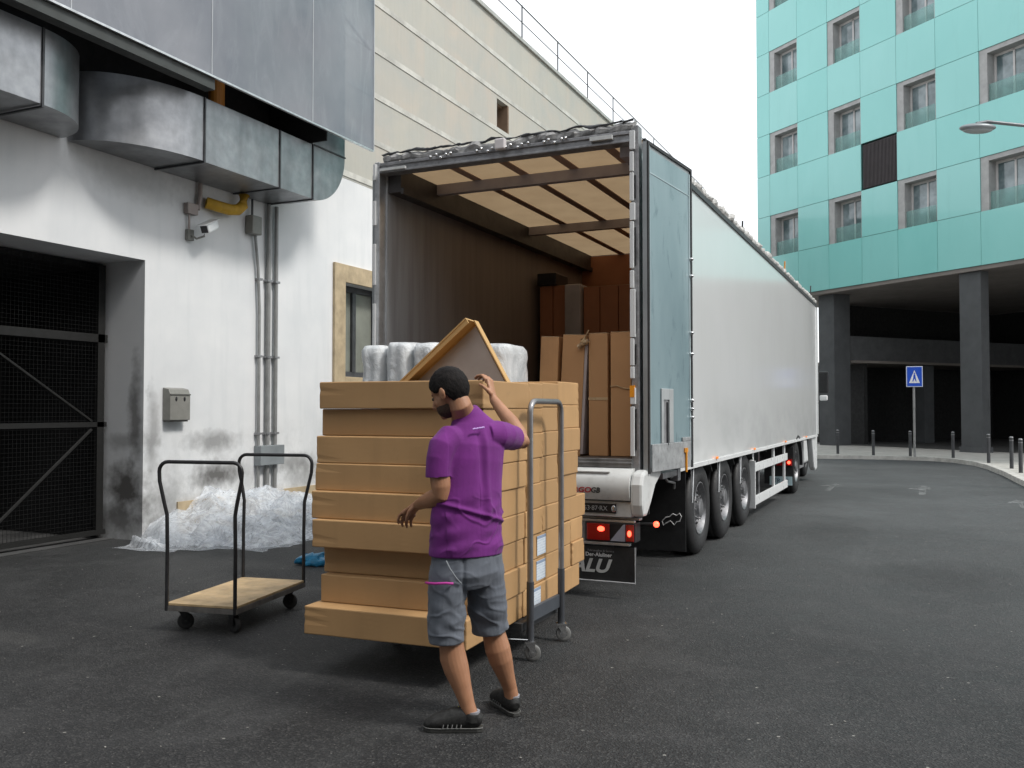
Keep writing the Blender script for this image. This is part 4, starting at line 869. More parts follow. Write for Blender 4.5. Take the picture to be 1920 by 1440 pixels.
for (x0, x1), lb in zip(((-4.68, -4.50), (-4.49, -4.31), (-4.06, -3.84), (-3.83, -3.59), (-3.58, -3.36), (-3.35, -2.9)),
                        ("narrow dim carton deep in the trailer, leftmost of the back row", "narrow dim carton touching the left side of the grey wrapped panel", "dim carton touching the right side of the grey wrapped panel", "dim carton in the back row, second to the right of the grey panel", "dim carton in the back row, third to the right of the grey panel", "wide dim carton in the back row, half hidden by the trailer's post")):
    tall_carton(x0, x1, 3.20 + (.04 if x0 < -4.2 else 0), lb, 0, 11.2, 12.1, mat=FRONTB, grp="cartons at the back of the load")
o = MB().box((-4.30, 11.12, ZF), (-4.075, 11.8, 3.24)).build("grey_panel_pack", M("grey_wrap", (.42, .39, .40), .7), bevel=.02); tag(o, "pale grey wrapped panel standing between brown cartons deep in the trailer", "packed panel")
o = MB().box((-4.70, 11.15, 3.25), (-4.43, 11.6, 3.41)).build("black_case", BLKP, bevel=.01); tag(o, "small black case on top of the back row of cartons in the trailer", "case")

# wrapped bales behind the stack
def bale(x, y, w_, d_, h, seed, lb, rz=0):
    m = MB(); m.loft([(0, 0, 0), (0, 0, .03), (0, 0, .5), (0, 0, 1.0), (0, 0, 1.5), (0, 0, h - .05), (0, 0, h - .012), (0, 0, h)], [(w_ * .46, d_ * .46), (w_ / 2, d_ / 2), (w_ / 2, d_ / 2), (w_ / 2, d_ / 2), (w_ / 2, d_ / 2), (w_ / 2, d_ / 2), (w_ * .44, d_ * .44), (w_ * .2, d_ * .2)], 40)
    bmesh.ops.subdivide_edges(m.b, edges=[e for e in m.b.edges if abs(e.verts[0].co.z - e.verts[1].co.z) > .1], cuts=9)
    for v in m.b.verts:
        # squarish outline
        k = 1 / max(abs(v.co.x) / (w_ / 2), abs(v.co.y) / (d_ / 2), .0001); l = min(1.22, (abs(v.co.x) / (w_ / 2)) ** 2 + (abs(v.co.y) / (d_ / 2)) ** 2)
        a = math.atan2(v.co.y / d_, v.co.x / w_); f = 1 + .24 * math.sin(2 * a) ** 2
        v.co.x *= f; v.co.y *= f
        v.co += Vector((1, 1, .6)) * .018 * noise.noise(v.co * 6 + Vector((seed, 0, 0))) + Vector((1, 1, 0)) * .006 * noise.noise(v.co * 25)
    o = m.build("wrapped_bale", WRAP, smooth='all'); o.location = (x, y, .0); o.rotation_euler = (0, 0, rz)
    return tag(o, lb, "bale", "plastic wrapped bales behind the box stack")
bale(-4.43, 6.98, .23, .5, 2.17, 1, "leftmost white plastic wrapped bale, in front of the trailer's left post")
bale(-4.17, 6.98, .25, .5, 2.19, 4, "second white wrapped bale from the left, behind the box stack")
bale(-3.90, 7.0, .25, .5, 2.18, 8, "third white wrapped bale, partly behind the tilted open carton")
bale(-3.28, 7.0, .32, .5, 2.15, 11, "white wrapped bale alone to the right of the tilted carton")

# ------------------------------------------------------------------ box trolley and its load
ct = thing("box_trolley", "tall grey steel trolley with a hooped end frame carrying the stack of flat boxes", "trolley", (-2.85, 5.6, 0))
MB().box((-3.36, 5.30, .185), (-2.34, 5.92, .238)).build("deck", DGREY, ct, bevel=.004)
MB().box((-2.325, 5.35, .235), (-2.30, 5.87, .325)).build("end_plate", M("blue_grey_steel_plate", (.085, .095, .11), .45, .4), ct, bevel=.004)
cy0, cy1, hx = 5.335, 5.875, -2.298
pts = [(hx, cy0, .12), (hx, cy0, 1.2), (hx, cy0, 1.575)] + [(hx, cy0 + .075 - .075 * math.cos(R(a)), 1.575 + .075 * math.sin(R(a))) for a in (22, 45, 68, 90)] + [(hx, cy1 - .075 + .075 * math.sin(R(a)), 1.575 + .075 * math.cos(R(a))) for a in (0, 22, 45, 68)] + [(hx, cy1, 1.575), (hx, cy1, 1.2), (hx, cy1, .12)]
MB().loft(pts, [.0195] * len(pts), 14, (1, 0, 0)).build("hoop_handle", M("worn_grey_tube", (.27, .265, .27), .33, .65, var=.15, scale=12), ct, smooth=True)
MB().cyl((hx, cy0, .10), (hx, cy0, .50), .024).cyl((hx, cy1, .10), (hx, cy1, .50), .024).build("lower_sleeve", M("dark_sleeve", (.085, .09, .10), .45, .5), ct, smooth=True)
def caster(parent, x, y, rz, r=.052, mats=(CHROME, M("grey_caster_tyre", (.16, .16, .155), .6)), first=None):
    if first is not None: c = copy_tree(first, parent)
    else:
        c = MB().box((-.035, -.03, 2 * r + .012), (.035, .03, 2 * r + .022)).prism([(-.03, 2 * r + .012), (.03, 2 * r + .012), (.03, r * .9), (.015, r * .7), (-.005, r * 1.4)], 'y', -.024, -.020).prism([(-.03, 2 * r + .012), (.03, 2 * r + .012), (.03, r * .9), (.015, r * .7), (-.005, r * 1.4)], 'y', .020, .024).cyl((.015, -.028, r), (.015, .028, r), .008).cyl((-.01, 0, 2 * r + .02), (-.01, 0, 2 * r + .05), .012).build("caster", mats[0], parent, local=True, smooth=True)
        MB().lathe([(-.014, r * .5), (-.016, r * .9), (-.010, r), (.010, r), (.016, r * .9), (.014, r * .5)], 28, Matrix.Translation((.015, 0, r)) @ Matrix.Rotation(R(90), 4, 'Z')).build("wheel", mats[1], c, local=True, smooth='all')
        MB().cyl((.015, -.012, r), (.015, .012, r), r * .55, seg=20).build("hub", mats[0], c, local=True, smooth=True)
    c.matrix_parent_inverse = WM[parent.name].inverted(); c.location = (x, y, 0); c.rotation_euler = (0, 0, rz); return c
c0 = caster(ct, -2.298, cy0, R(25)); caster(ct, -2.298, cy1, R(28), first=c0); caster(ct, -3.3, cy0, R(10), first=c0); caster(ct, -3.3, cy1, R(40), first=c0)
MB().cyl((-3.3, cy0, .13), (-3.3, cy0, .19), .012).cyl((-3.3, cy1, .13), (-3.3, cy1, .19), .012).build("caster_stem", CHROME, ct)
MB().tube([(-2.30, 5.30, .14), (-2.42, 5.25, .145), (-2.5, 5.2, .15)], .004, 6).build("brake_lever", CHROME, ct)

LN = ["topmost", "second", "third", "fourth", "fifth", "sixth", "seventh", "eighth", "bottom"]
ROT = R(2.6)
BX = Matrix.Translation((-2.355, 4.56, 0)) @ Matrix.Rotation(ROT, 4, 'Z')
def flat_box(y0, y1, x0, z, h, label, sticker=None, tape=True, jit=1.0):
    dx, dy, rz = random.uniform(-.013, .013) * jit, random.uniform(-.003, .003), R(random.uniform(-.5, .5)) * jit
    W_, L_ = -x0, y1 - y0
    base = BX @ Vector((0 + dx, (y0 + y1) / 2 + dy + (random.uniform(-.012, .012) if y0 < .3 else 0), z))
    o = thing("flat_carton", label, "box", tuple(base), ROT + rz, "flat cartons stacked on the steel trolley")
    m = MB(); m.box((-W_, -L_ / 2 + .004, 0), (0, L_ / 2 - .004, h - .0006))
    bmesh.ops.subdivide_edges(m.b, edges=m.b.edges[:], cuts=5, use_grid_fill=True)
    sd = random.random() * 40
    for v in m.b.verts:
        c_ = noise.noise(v.co * 3.3 + Vector((sd, 0, 0)))
        inner = min(1, 6 * min(v.co.x + W_, -v.co.x) + .15)
        if abs(abs(v.co.y) - (L_ / 2 - .004)) < 1e-4: v.co.y += (.004 * c_) * (1 if v.co.y > 0 else 1)
        ex = min(v.co.x + W_, -v.co.x) + (L_ / 2 - .004 - abs(v.co.y))
        if ex < .01 and noise.noise(Vector((v.co.x * 9 + sd, v.co.y * 9, v.co.z * 30))) > .30: v.co += Vector((.003 if v.co.x < -W_ / 2 else -.0025, -.003 if v.co.y > 0 else .003, 0))
        if v.co.z > h - .007: v.co.z += -.0008 + .0008 * c_
        if abs(v.co.x) < 1e-5: v.co.x += .004 * c_
    m.build("carton_body", CARD, o, bevel=.007, local=True)
    if tape:
        t0 = -W_ * random.choice((.52, .5, .48))
        m = MB(); m.box((t0 - .025, -L_ / 2 - .0035, .002), (t0 + .025, -L_ / 2 - .0005, h * .45)); m.build("tape", TAPE, o, local=True) if y0 < .5 else m.b.free()
    if sticker:
        yy, zz_ = sticker
        m = MB(); m.box((-.0005, -.088, -.066), (.0012, .088, .066)); s_ = m.build("shipping_label", LABEL, o, local=True, loc=(.0045, yy, zz_))
    return o
Y0S = [.20, .225, .18, .17, .12, .08, .20, .12, 0]
for r_ in range(9):
    lay = LN[r_] + (" layer" if r_ in (0, 8) else " layer from top")
    k = 8 - r_
    Hn = [.1700, .1706, .1715, .1735]
    # column limits along the trolley, measured from the front corner
    if r_ < 6: cols = [(Y0S[r_], .98), (.98, 1.27), (1.27, 1.61), (1.61, 2.10)]
    elif r_ < 8: cols = [(Y0S[r_], .92), (.92, 1.65), (1.65, 1.90), (1.90, 2.20)]
    else: cols = [(.0, .88), (.88, 1.63), (1.63, 2.10)]
    if r_ == 5: cols = [(Y0S[r_], .92), (.92, 1.25), (1.25, 1.65), (1.65, 2.26)]
    if r_ in (3, 4): cols = [(Y0S[r_], .95), (.95, 1.22), (1.22, 1.60), (1.60, 2.05)]
    xs = {0: -1.128, 1: -1.126, 2: -1.134, 3: -1.125, 4: -1.118, 5: -1.09, 6: -1.07, 7: -1.06, 8: -1.081}[r_]
    for ci, (a, b) in enumerate(cols):
        H = Hn[min(3, ci)]; z = .242 + k * H
        wh = ["long front box facing the camera", "box just behind the near post of the hoop", "box between the two posts of the hoop", "box at the far end beside the trailer"]
        if len(cols) == 3: wh = [wh[0], "labelled box between the hoop posts", wh[3]]
        if r_ in (6, 7): wh = [wh[0], "labelled box between the hoop posts", "narrow box past the far hoop post", wh[3]]
        if r_ == 5: wh[2] = "box between the two posts of the hoop"
        st = None
        if r_ in (6, 7, 8) and ci == 1: st = (-.06 if r_ < 8 else -.15, .086)
        flat_box(a, b, xs + (0 if ci == 0 else .0), z, H, f"{wh[ci]}, {lay} of trolley stack", st, False, .6 if ci else 1)
# tilted open carton resting on the stack
tc = thing("tilted_open_carton", "shallow open carton with grey liner propped on one corner atop the box stack", "carton", (-3.0, 5.6, 1.78))
# frame axes: the open face looks toward the camera and right, the carton stands on its lower edge
o3 = Vector((-2.86, 5.60, 2.235)); 
e1 = (Vector((-3.545, 5.60, 1.72)) - o3); e2 = (Vector((-2.66, 5.60, 1.73)) - o3)
def slab_box(p, a, b, n_, t0, t1, u0, u1, v0, v1):     # box in a skewed frame
    m = MB(); vs = []
    for t_ in (t0, t1):
        for (u, v) in ((u0, v0), (u1, v0), (u1, v1), (u0, v1)): vs.append(m.b.verts.new(p + a * u + b * v + n_ * t_))
    for q in ((0, 1, 2, 3), (7, 6, 5, 4), (0, 4, 5, 1), (1, 5, 6, 2), (2, 6, 7, 3), (3, 7, 4, 0)): m.b.faces.new([vs[i] for i in q])
    return m
a = Vector((-.80, .10, -.60)).normalized(); b = Vector((.42, -.22, -.90)).normalized(); b = (b - a * a.dot(b)).normalized(); n_ = a.cross(b).normalized()
if n_.y > 0: n_ = -n_
# the side wall runs down-left, the open side faces the viewer
P0 = Vector((-2.905, 5.66, 2.225)); La, Lb = .84, .62
slab_box(P0, a, b, n_, -.09, -.08, .02, La, .02, Lb).build("liner_panel", GREYB, tc)
def wall_(nm, u0, u1, v0, v1, t0, t1): return slab_box(P0, a, b, n_, t0, t1, u0, u1, v0, v1).build(nm, CARDY, tc)
wall_("carton_back", -.0, La, 0, Lb, -.10, -.092)
wall_("long_side", 0, La, -.012, .0, -.10, .035)
wall_("short_side", -.008, 0, -.008, Lb, -.10, -.055)
wall_("short_side", La, La + .01, 0, Lb, -.10, .02)
slab_box(P0, a, b, n_, .022, .030, 0, La, .001, .035).build("folded_rim", CARDY, tc)
slab_box(P0, a, b, n_, -.07, -.02, .40, .52, -.016, -.0125).build("white_tape", M("white_tape", (.6, .6, .62), .3), tc)

# ------------------------------------------------------------------ flatbed trolley
DR = math.atan2(.10, .557)
dl = thing("platform_trolley", "empty platform trolley with worn plywood deck and two black hoop handles", "trolley", (-4.99, 4.95, 0), DR)
DW, DL = .565, 1.03
MB().box((0, 0, .188), (DW, DL, .206)).build("deck", WOOD, dl, local=True, bevel=.003)
MB().box((-.006, -.006, .150), (DW + .006, .03, .186)).box((-.006, DL - .03, .150), (DW + .006, DL + .006, .186)).box((-.006, .03, .150), (.03, DL - .03, .186)).box((DW - .03, .03, .150), (DW + .006, DL - .03, .186)).build("frame", M("scuffed_deck_frame", (.15, .14, .13), .5, .2, var=.4, scale=10), dl, local=True)
for yb, lean in ((.0, -.02), (DL, .02)):
    x0, x1 = .008, DW - .008; fl = .055
    L_ = [(x0, yb, .15), (x0, yb, .6), (x0 + .0, yb + lean * .4, .84), (x0 - fl * .35, yb + lean * .8, .93), (x0 - fl, yb + lean, 1.08), (x0 - fl - .004, yb + lean, 1.15)]
    L_ += [(x0 - fl - .004 + .07 * (1 - math.cos(R(a_))), yb + lean, 1.15 + .07 * math.sin(R(a_))) for a_ in (18, 36, 54, 72, 90)]
    R_ = [(x1 - (q[0] - x0), q[1], q[2]) for q in L_[::-1]]
    MB().loft(L_ + R_, [.0135] * (len(L_) * 2), 12, (0, 1, 0)).build("hoop_handle", BLKP, dl, local=True, smooth=True)
cm = (BLKP, M("black_caster_tyre", (.03, .03, .03), .6))
dc0 = None
for x, y, a_ in ((.08, .10, 30), (DW - .08, .10, -20), (DW - .08, DL - .12, 10), (.08, DL - .12, 60)):
    if dc0 is None:
        dc0 = caster(dl, 0, 0, 0, .058, cm); dc0.matrix_parent_inverse = Matrix.Identity(4); c = dc0
    else: c = copy_tree(dc0, dl)
    c.location = (x, y, 0); c.rotation_euler = (0, 0, R(a_))

# ------------------------------------------------------------------ the man
MP = (-2.110, 4.116, 0)
pn = thing("person", "man in purple T-shirt and grey work shorts reaching round the box stack", "person", MP, R(24.45))
def remesh(m, vox, it=2, name="tmp", f=.5):
    bmesh.ops.recalc_face_normals(m.b, faces=m.b.faces[:])
    me = bpy.data.meshes.new(name); m.b.to_mesh(me); m.b.free(); o = bpy.data.objects.new(name, me); COL.objects.link(o)
    r = o.modifiers.new("r", 'REMESH'); r.mode = 'VOXEL'; r.voxel_size = vox
    s = o.modifiers.new("s", 'SMOOTH'); s.factor = f; s.iterations = it
    bpy.context.view_layer.update(); dg = bpy.context.evaluated_depsgraph_get()
    out = bpy.data.meshes.new_from_object(o.evaluated_get(dg)); bpy.data.objects.remove(o); out.materials.clear(); return out
V = Vector
FW = V((-.5, .87, 0)).normalized()
hf = V((-.80, .42, -.42)).normalized(); hl = V((0, 0, 1)).cross(hf).normalized(); hu = hf.cross(hl).normalized()
HC = V((-.103, .0, 1.684)); HM = Matrix.Translation(HC) @ Matrix((hf, hl, hu)).transposed().to_4x4()
m = MB()
def hb(c, r, rot=None): m.ball(HM @ V(c), r, 24, 16, mat=Matrix((hf, hl, hu)).transposed().to_4x4() @ (rot if rot else Matrix.Identity(4)))
hb((-.008, 0, .035), (.098, .076, .088)); hb((-.020, 0, .010), (.086, .072, .088)); hb((.035, 0, -.02), (.056, .060, .085)); hb((.035, 0, -.072), (.052, .050, .046)); hb((.074, 0, -.096), (.022, .024, .020))
hb((.074, 0, .020), (.018, .048, .012)); hb((.089, 0, -.064), (.011, .023, .010)); hb((.060, .030, -.030), (.028, .026, .030)); hb((.060, -.030, -.030), (.028, .026, .030))
m.loft([HM @ V((.086, 0, .012)), HM @ V((.100, 0, -.012)), HM @ V((.113, 0, -.036)), HM @ V((.096, 0, -.046))], [.009, .011, .015, .010], 12)
for s in (-1, 1):
    hb((-.004, s * .079, -.010), (.020, .009, .032), Matrix.Rotation(R(-12), 4, 'Y')); hb((-.010, s * .084, -.002), (.016, .008, .024))
# neck and trunk
m.loft([HM @ V((-.030, 0, -.035)), HM @ V((-.034, 0, -.085)), V((-.032, .030, 1.57)), V((-.015, .03, 1.50))], [.054, .056, .064, .075], 20, FW)
TR = [(V((-.017, .0, .84)), .155, .115), (V((-.017, 0, .95)), .155, .110), (V((-.012, 0, 1.10)), .145, .105), (V((-.005, .01, 1.25)), .155, .108), (V((.005, .02, 1.38)), .17, .105), (V((.008, .03, 1.47)), .14, .085), (V((-.008, .035, 1.53)), .075, .065)]
m.loft([q[0] for q in TR], [(q[1], q[2]) for q in TR], 24, FW)
# legs
m.loft([V((-.09, -.05, .90)), V((-.098, -.05, .75)), V((-.098, -.055, .60)), V((-.093, -.06, .50)), V((-.088, -.058, .44)), V((-.078, -.050, .36)), V((-.060, -.052, .30)), V((-.030, -.060, .21)), V((-.004, -.068, .13)), V((.010, -.07, .09)), V((.012, -.07, .05))],
       [.070, .068, .062, .060, .060, .067, .064, .047, .037, .037, .039], 20)
m.loft([V((.075, .05, .90)), V((.09, .07, .75)), V((.108, .09, .60)), V((.116, .105, .50)), V((.122, .115, .44)), V((.142, .118, .36)), V((.158, .130, .30)), V((.185, .155, .21)), V((.206, .172, .14)), V((.214, .178, .10)), V((.216, .182, .06))],
       [.070, .068, .062, .060, .060, .066, .062, .046, .037, .037, .039], 20)
# arms
m.loft([V((-.04, -.02, 1.44)), V((-.110, -.085, 1.425)), V((-.138, -.115, 1.36)), V((-.140, -.12, 1.28)), V((-.134, -.124, 1.215)), V((-.130, -.122, 1.18)), V((-.158, -.085, 1.160)), V((-.195, -.030, 1.142)), V((-.235, .035, 1.124)), V((-.268, .090, 1.105))],
       [.045, .050, .052, .053, .050, .046, .048, .044, .035, .028], 18)
m.loft([V((.09, .03, 1.47)), V((.155, .09, 1.475)), V((.20, .20, 1.455)), V((.25, .34, 1.425)), V((.274, .395, 1.418)), V((.256, .425, 1.46)), V((.213, .47, 1.525)), V((.160, .52, 1.590)), V((.112, .562, 1.655))],
       [.045, .052, .053, .047, .043, .045, .043, .035, .0265], 18)
# right hand (raised): palm, four curled fingers resting on the carton edge, thumb
m.loft([V((.112, .562, 1.652)), V((.104, .578, 1.69)), V((.095, .596, 1.73)), V((.086, .612, 1.766))], [(.024, .024), (.018, .034), (.016, .040), (.013, .038)], 16, V((.3, .95, 0)))
wax = V((.55, .80, -.10)).normalized()
for k, (L_, cu) in enumerate(((.95, .0), (1.06, .10), (1.0, .25), (.8, .5))):
    b0 = V((.083, .613, 1.766)) + wax * (-.030 + .0205 * k)
    p1 = b0 + V((-.026, .018, .028 - .006 * cu)) * L_; p2 = p1 + V((-.027, .018, -.004 - .008 * cu)) * L_; p3 = p2 + V((-.017, .010, -.016 - .004 * cu)) * L_
    m.loft([b0 - V((-.004, 0, .02)), b0, p1, p2, p3], [.0095, .0095, .0088, .0080, .0066], 10, wax)
m.loft([V((.098, .552, 1.685)), V((.075, .545, 1.710)), V((.052, .556, 1.730)), V((.030, .580, 1.742))], [.014, .012, .0095, .0078], 10, wax)
# left hand: relaxed, fingers hanging and spread
m.loft([V((-.266, .088, 1.108)), V((-.288, .115, 1.092)), V((-.310, .140, 1.070)), V((-.330, .158, 1.048))], [(.026, .024), (.034, .019), (.040, .016), (.039, .013)], 16, V((-.35, .55, .75)))
wl = V((.72, .45, -.42)).normalized()
for k, (L_, sp) in enumerate(((1.0, -.25), (1.07, -.05), (1.0, .12), (.8, .30))):
    b0 = V((-.328, .157, 1.050)) + wl * (-.030 + .0205 * k)
    p1 = b0 + (V((-.020, .018, -.026)) + wl * sp * .02) * L_; p2 = p1 + (V((-.006, .012, -.027)) + wl * sp * .015) * L_; p3 = p2 + V((.004, .008, -.020)) * L_
    m.loft([b0 + V((.012, -.010, .010)), b0, p1, p2, p3], [.0095, .0095, .0088, .0080, .0066], 10, wl)
m.loft([V((-.285, .090, 1.098)), V((-.312, .085, 1.072)), V((-.325, .088, 1.045)), V((-.330, .096, 1.018))], [.014, .012, .0095, .0078], 10, wl)
mk("body", remesh(m, .0042, 2), SKIN, pn, smooth='all', local=True)
for s in (-1, 1):
    e = MB().ball(HM @ V((.0815, s * .031, -.001)), .0100, 14, 10).build("eye", M("eye_dark", (.06, .04, .03), .2), pn, local=True, smooth='all')
# hair cap and beard follow the skull
def cap(name, c, r, mask, thick):
    mm = MB(); bmesh.ops.create_icosphere(mm.b, subdivisions=5, radius=1)
    for v in mm.b.verts:
        d = v.co.normalized(); q = V((c[0] + d.x * r[0], c[1] + d.y * r[1], c[2] + d.z * r[2])); k = mask(q, d)
        nn = 1 + .35 * noise.noise(q * 110) + .25 * noise.noise(q * 30)
        q2 = q + d * (thick * nn * k - .016 * (1 - k)); v.co = HM @ q2
    return mm.build(name, HAIR, pn, local=True, smooth='all')
sst = lambda a, b, x: (lambda t: t * t * (3 - 2 * t))(min(1, max(0, (x - a) / (b - a))))
def hmask(q, d):
    x, y, z = q
    lim = (-.070 if x < -.035 else (-.070 + (x + .035) / .03 * .078 if x < -.005 else (.008 if x < .035 else .008 + (x - .035) * 1.15)))
    lim += .004 * noise.noise(q * 60)
    return sst(lim - .004, lim + .004, z)
cap("hair", (-.010, 0, .022), (.100, .079, .104), hmask, .0085)
mm = MB()
bmesh.ops.create_icosphere(mm.b, subdivisions=5, radius=1)
for v in mm.b.verts:
    d = v.co.normalized(); q = V((.040 + d.x * .056, d.y * .0535, -.066 + d.z * .052)); k = sst(-.022, -.040, q.z) * sst(-.020, -.006, q.x)
    if q.x > .075 and abs(q.y) < .02 and -.072 < q.z < -.055: k *= .3
    v.co = HM @ (q + d * (.0015 * k * (1 + .5 * noise.noise(q * 110)) - .02 * (1 - k)))
mm.build("beard", M("dark_beard", (.050, .028, .018), .85, var=.5, scale=150), pn, local=True, smooth='all')
# T-shirt
m = MB()
SH = [(V((-.017, .0, .905)), .172, .122), (V((-.017, .0, .868)), .182, .132), (V((-.017, .0, .865)), .196, .144), (V((-.017, 0, .93)), .194, .143), (V((-.015, 0, 1.02)), .190, .140), (V((-.010, .0, 1.13)), .184, .134), (V((-.006, .005, 1.24)), .182, .130), (V((.002, .012, 1.34)), .186, .126), (V((.008, .02, 1.41)), .184, .118), (V((.008, .028, 1.465)), .162, .102), (V((.0, .034, 1.515)), .130, .092), (V((-.014, .034, 1.553)), .090, .080), (V((-.028, .028, 1.585)), .071, .070), (V((-.028, .028, 1.578)), .058, .059)]
m.loft([q[0] for q in SH], [(q[1], q[2]) for q in SH], 40, FW)
m.loft([V((-.05, -.02, 1.45)), V((-.095, -.07, 1.445)), V((-.125, -.10, 1.41)), V((-.142, -.118, 1.35)), V((-.146, -.122, 1.30)), V((-.146, -.122, 1.262)), V((-.145, -.122, 1.264)), V((-.145, -.122, 1.30))], [.066, .076, .075, .070, .067, .067, .057, .052], 24)
m.loft([V((.08, .02, 1.465)), V((.135, .065, 1.465)), V((.170, .13, 1.459)), V((.192, .19, 1.452)), V((.213, .243, 1.445)), V((.222, .265, 1.442)), V((.220, .262, 1.442)), V((.205, .22, 1.447))], [.068, .076, .075, .071, .068, .068, .058, .052], 24)
sm_ = remesh(m, .0048, 3)
SD = V((.87, .5, 0)).normalized()
NR_ = [q_.vector.copy() for q_ in sm_.vertex_normals]
for v in sm_.vertices:
    q = v.co.copy(); s_ = q.dot(SD); f_ = q.dot(FW); z = q.z
    n3 = NR_[v.index]
    back = 1 if n3.dot(FW) < .2 else .4
    vert = noise.noise(V((s_ * 9 + z * 2.0 * (1 if s_ > 0 else -1), f_ * 5, z * 2.6))) ; vert = (abs(vert)) ** .8 * (1 if vert > 0 else -1)
    waist = noise.noise(V((s_ * 4 + z * 9, f_ * 4, z * 17 - s_ * 7 + 3)))
    cw = noise.noise(V((s_ * 5 - z * 11 + 1.5 * noise.noise(V((s_ * 6, z * 6, 2))), f_ * 5, z * 8 + s_ * 9))); crease = 1 - min(1, abs(cw) * 7)
    kw = sst(1.24, 1.05, z); arm = noise.noise(q * 15)
    amp = .011 * vert * sst(1.50, 1.30, z) * (1 - .7 * kw) + (.015 * waist + .006 * crease) * kw * sst(.86, .92, z)
    spine = -.009 * math.exp(-((s_ - .015 - .012 * noise.noise(V((0, 0, z * 5)))) / .022) ** 2) * sst(1.0, 1.1, z) * sst(1.52, 1.46, z) * (1 if n3.dot(FW) < 0 else 0)
    ridge = .008 * math.exp(-((s_ - .045) / .018) ** 2) * sst(1.0, 1.1, z) * sst(1.5, 1.44, z) * (1 if n3.dot(FW) < 0 else 0)
    dia = .013 * math.exp(-((z - (1.085 - (s_ + .02) * .30)) / .012) ** 2) * (1 if n3.dot(FW) < 0 else 0)
    if abs(s_) > .165 or z > 1.53: amp *= .5; amp += .003 * arm
    v.co = q + n3 * (amp + spine + ridge + dia)
sh = mk("t_shirt", sm_, SHIRT, pn, smooth='all', local=True)
# small print between the shoulder blades: a row of worn strokes
pr_ = MB(); pc = V((.050, -.088, 1.500))
ax = SD
for k in range(9):
    c_ = pc + ax * (k * .0075 - .030) + V((0, 0, .0010 * k)); pr_.ball(c_ + FW * .0, (.0034, .008, .0048 + .001 * (k % 2)), 8, 6)
pr_.build("print", LILAC, sh, local=True, smooth='all')
# shorts
m = MB()
m.loft([V((-.017, .0, .93)), V((-.017, 0, .86)), V((-.015, .0, .78)), V((-.012, .01, .72))], [(.165, .122), (.182, .135), (.188, .140), (.165, .120)], 32, FW)
m.loft([V((-.085, -.04, .86)), V((-.098, -.048, .76)), V((-.108, -.055, .66)), V((-.112, -.058, .56)), V((-.112, -.058, .48)), V((-.110, -.058, .438)), V((-.110, -.058, .440)), V((-.105, -.058, .50))], [(.100, .108), (.102, .110), (.096, .105), (.090, .100), (.087, .096), (.086, .094), (.073, .080), (.066, .072)], 28, FW)
m.loft([V((.060, .04, .86)), V((.070, .055, .76)), V((.082, .08, .66)), V((.092, .10, .56)), V((.098, .115, .50)), V((.103, .120, .452)), V((.103, .120, .456)), V((.105, .112, .51))], [(.105, .108), (.106, .110), (.102, .106), (.098, .102), (.096, .100), (.096, .100), (.082, .085), (.070, .072)], 28, FW)
so_ = remesh(m, .005, 2)
NR_ = [q_.vector.copy() for q_ in so_.vertex_normals]
for v in so_.vertices:
    q = v.co.copy(); n3 = NR_[v.index]
    a1 = noise.noise(V((q.x * 9 + q.z * 7, q.y * 6, q.z * 15))); a2 = noise.noise(V((q.x * 20, q.y * 20, q.z * 11)))
    low = sst(.75, .5, q.z)
    cz = 1 - min(1, abs(noise.noise(V((q.x * 7 + q.z * 10, q.y * 7, q.z * 9 - q.x * 5)))) * 6)
    v.co = q + n3 * ((.009 * a1 + .004 * a2 + .0045 * cz) * (.45 + .8 * low) * sst(.435, .47, q.z) - .008 * math.exp(-((q.x - (-.02 + .0)) / .010) ** 2) * (1 if (q.y < .05 and q.z > .62) else 0))
sho = mk("shorts", so_, SHORTM, pn, smooth='all', local=True)
def strip(pts, r, nm, mat, par): return MB().tube(pts, r, 8).build(nm, mat, par, local=True, smooth=True)
strip([V((-.212, -.075, .735)), V((-.196, -.130, .742)), V((-.155, -.172, .748)), V((-.105, -.180, .752)), V((-.070, -.170, .748))], .0062, "pocket_zip", PINK, sho)
strip([V((-.105, -.163, .858)), V((-.085, -.172, .82)), V((-.055, -.168, .775)), V((-.032, -.150, .745))], .0035, "pocket_seam", M("grey_piping", (.26, .28, .30), .8), sho)
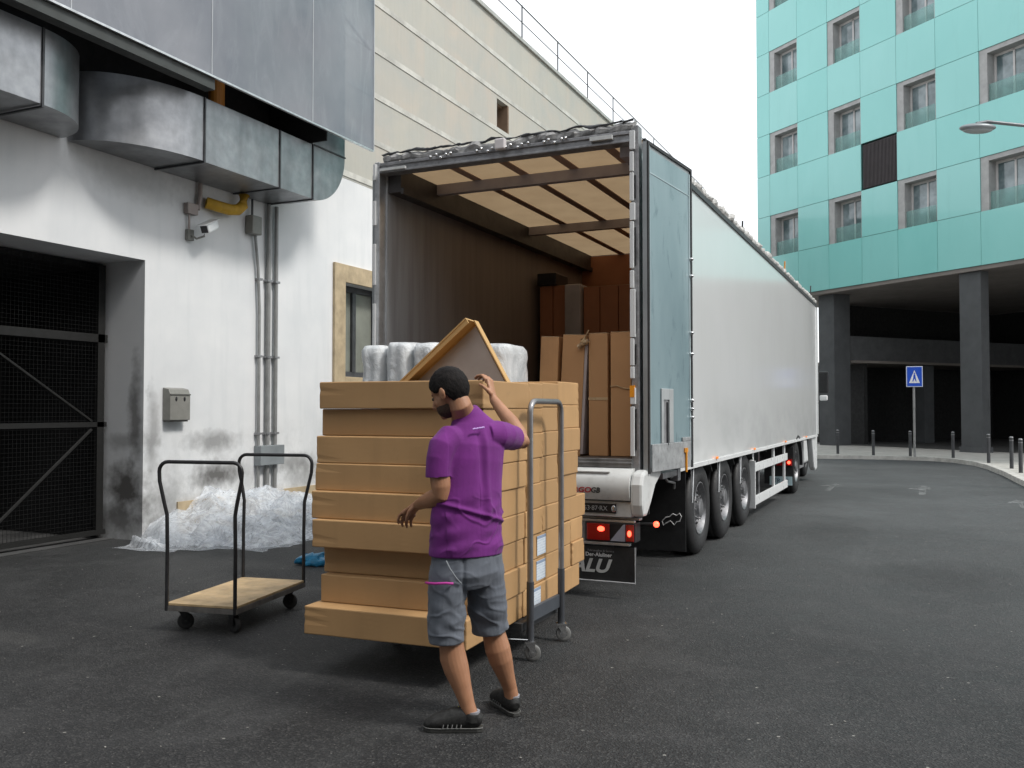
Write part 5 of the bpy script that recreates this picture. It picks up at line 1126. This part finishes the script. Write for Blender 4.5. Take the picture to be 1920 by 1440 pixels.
# shoes
def shoe(hx_, hy_, dirv, L_, lift, ank, name):
    d = V((dirv[0], dirv[1], 0)).normalized(); s = V((-d.y, d.x, 0)); H0 = V((hx_, hy_, 0))
    Mx = Matrix((d, s, V((0, 0, 1)))).transposed().to_4x4(); Mx.translation = H0
    if lift: Mx = Mx @ Matrix.Rotation(-lift, 4, 'Y')
    m = MB()
    sec = [(.0, .052, .018, .020), (.012, .055, .034, .030), (.05, .058, .054, .037), (.10, .062, .056, .039), (.15, .058, .053, .044), (.20, .048, .043, .048), (.245, .040, .034, .047), (.275, .030, .023, .036), (.292, .022, .009, .016)]
    m.loft([V((t_ * L_ / .292, 0, z_ + .004)) for t_, z_, h_, w_ in sec], [(w_, h_) for t_, z_, h_, w_ in sec], 22, (0, 0, 1))
    m.loft([V((.055, 0, .05)), V((.052, 0, .078)), V((.050, 0, .096)), V((.050, 0, .091)), V((.052, 0, .07))], [(.041, .046), (.040, .046), (.038, .043), (.031, .036), (.026, .03)], 20, (0, 1, 0))
    bmesh.ops.transform(m.b, matrix=Mx, verts=m.b.verts[:])
    u = mk(name, remesh(m, .0042, 2), SHOE, pn, smooth='all', local=True)
    ol = [(.0, .018), (.02, .031), (.08, .035), (.14, .037), (.20, .044), (.25, .042), (.277, .030), (.288, .010)]; ol = [(a_ * L_ / .292 + (-.004 if i_ == 0 else .003), b_) for i_, (a_, b_) in enumerate(ol)]
    poly = ol + [(a_, -b_) for a_, b_ in ol[::-1]]
    MB().prism(poly, 'z', .0, .024, Mx).build("sole", SOLE, u, bevel=.005, local=True)
    m = MB()
    for k in range(5):
        x_ = .110 + k * .020; z_ = .095 - k * .0085
        for sg_ in (-1, 1): m.tube([Mx @ V((x_, 0, z_ + .004)), Mx @ V((x_ + .004, sg_ * .018, z_ + .001)), Mx @ V((x_ - .004, sg_ * .034, z_ - .024))], .0024, 6)
    m.build("laces", LACE, u, local=True)
    for sg_ in (-1, 1):
        m = MB()
        for k in range(5): m.tube([Mx @ V((.10 + k * .022, sg_ * (.0435 + .0012 * k), .045)), Mx @ V((.104 + k * .022, sg_ * (.0475 + .0008 * k), .026))], .0028, 6)
        m.build("side_stripes", M("grey_stripe", (.17, .17, .165), .6), u, local=True)
    MB().tube([Mx @ V((a_, b_ * 1.01 + (.001 if b_ > 0 else -.001), .0235)) for a_, b_ in ol + [(a_, -b_) for a_, b_ in ol[::-1]]], .0022, 6).build("sole_edge", M("pale_sole_edge", (.20, .20, .19), .6), u, local=True)
    MB().loft([Mx @ V((.050, 0, .07)), Mx @ V((.050, 0, .102))], [.036, .0385], 18).build("sock", SOCK, u, local=True, smooth=True)
    return u
us = shoe(.070, -.072, (-1, .05), .292, 0, None, "shoe")
MB().tube([V((-.050, -.066, .122)), V((-.042, -.068, .108)), V((-.036, -.085, .098))], .003, 6).build("heel_tab", M("yellow_tab", (.55, .45, .06), .6), us, local=True)
shoe(.240, .135, (-.42, .90), .285, R(0), None, "shoe")
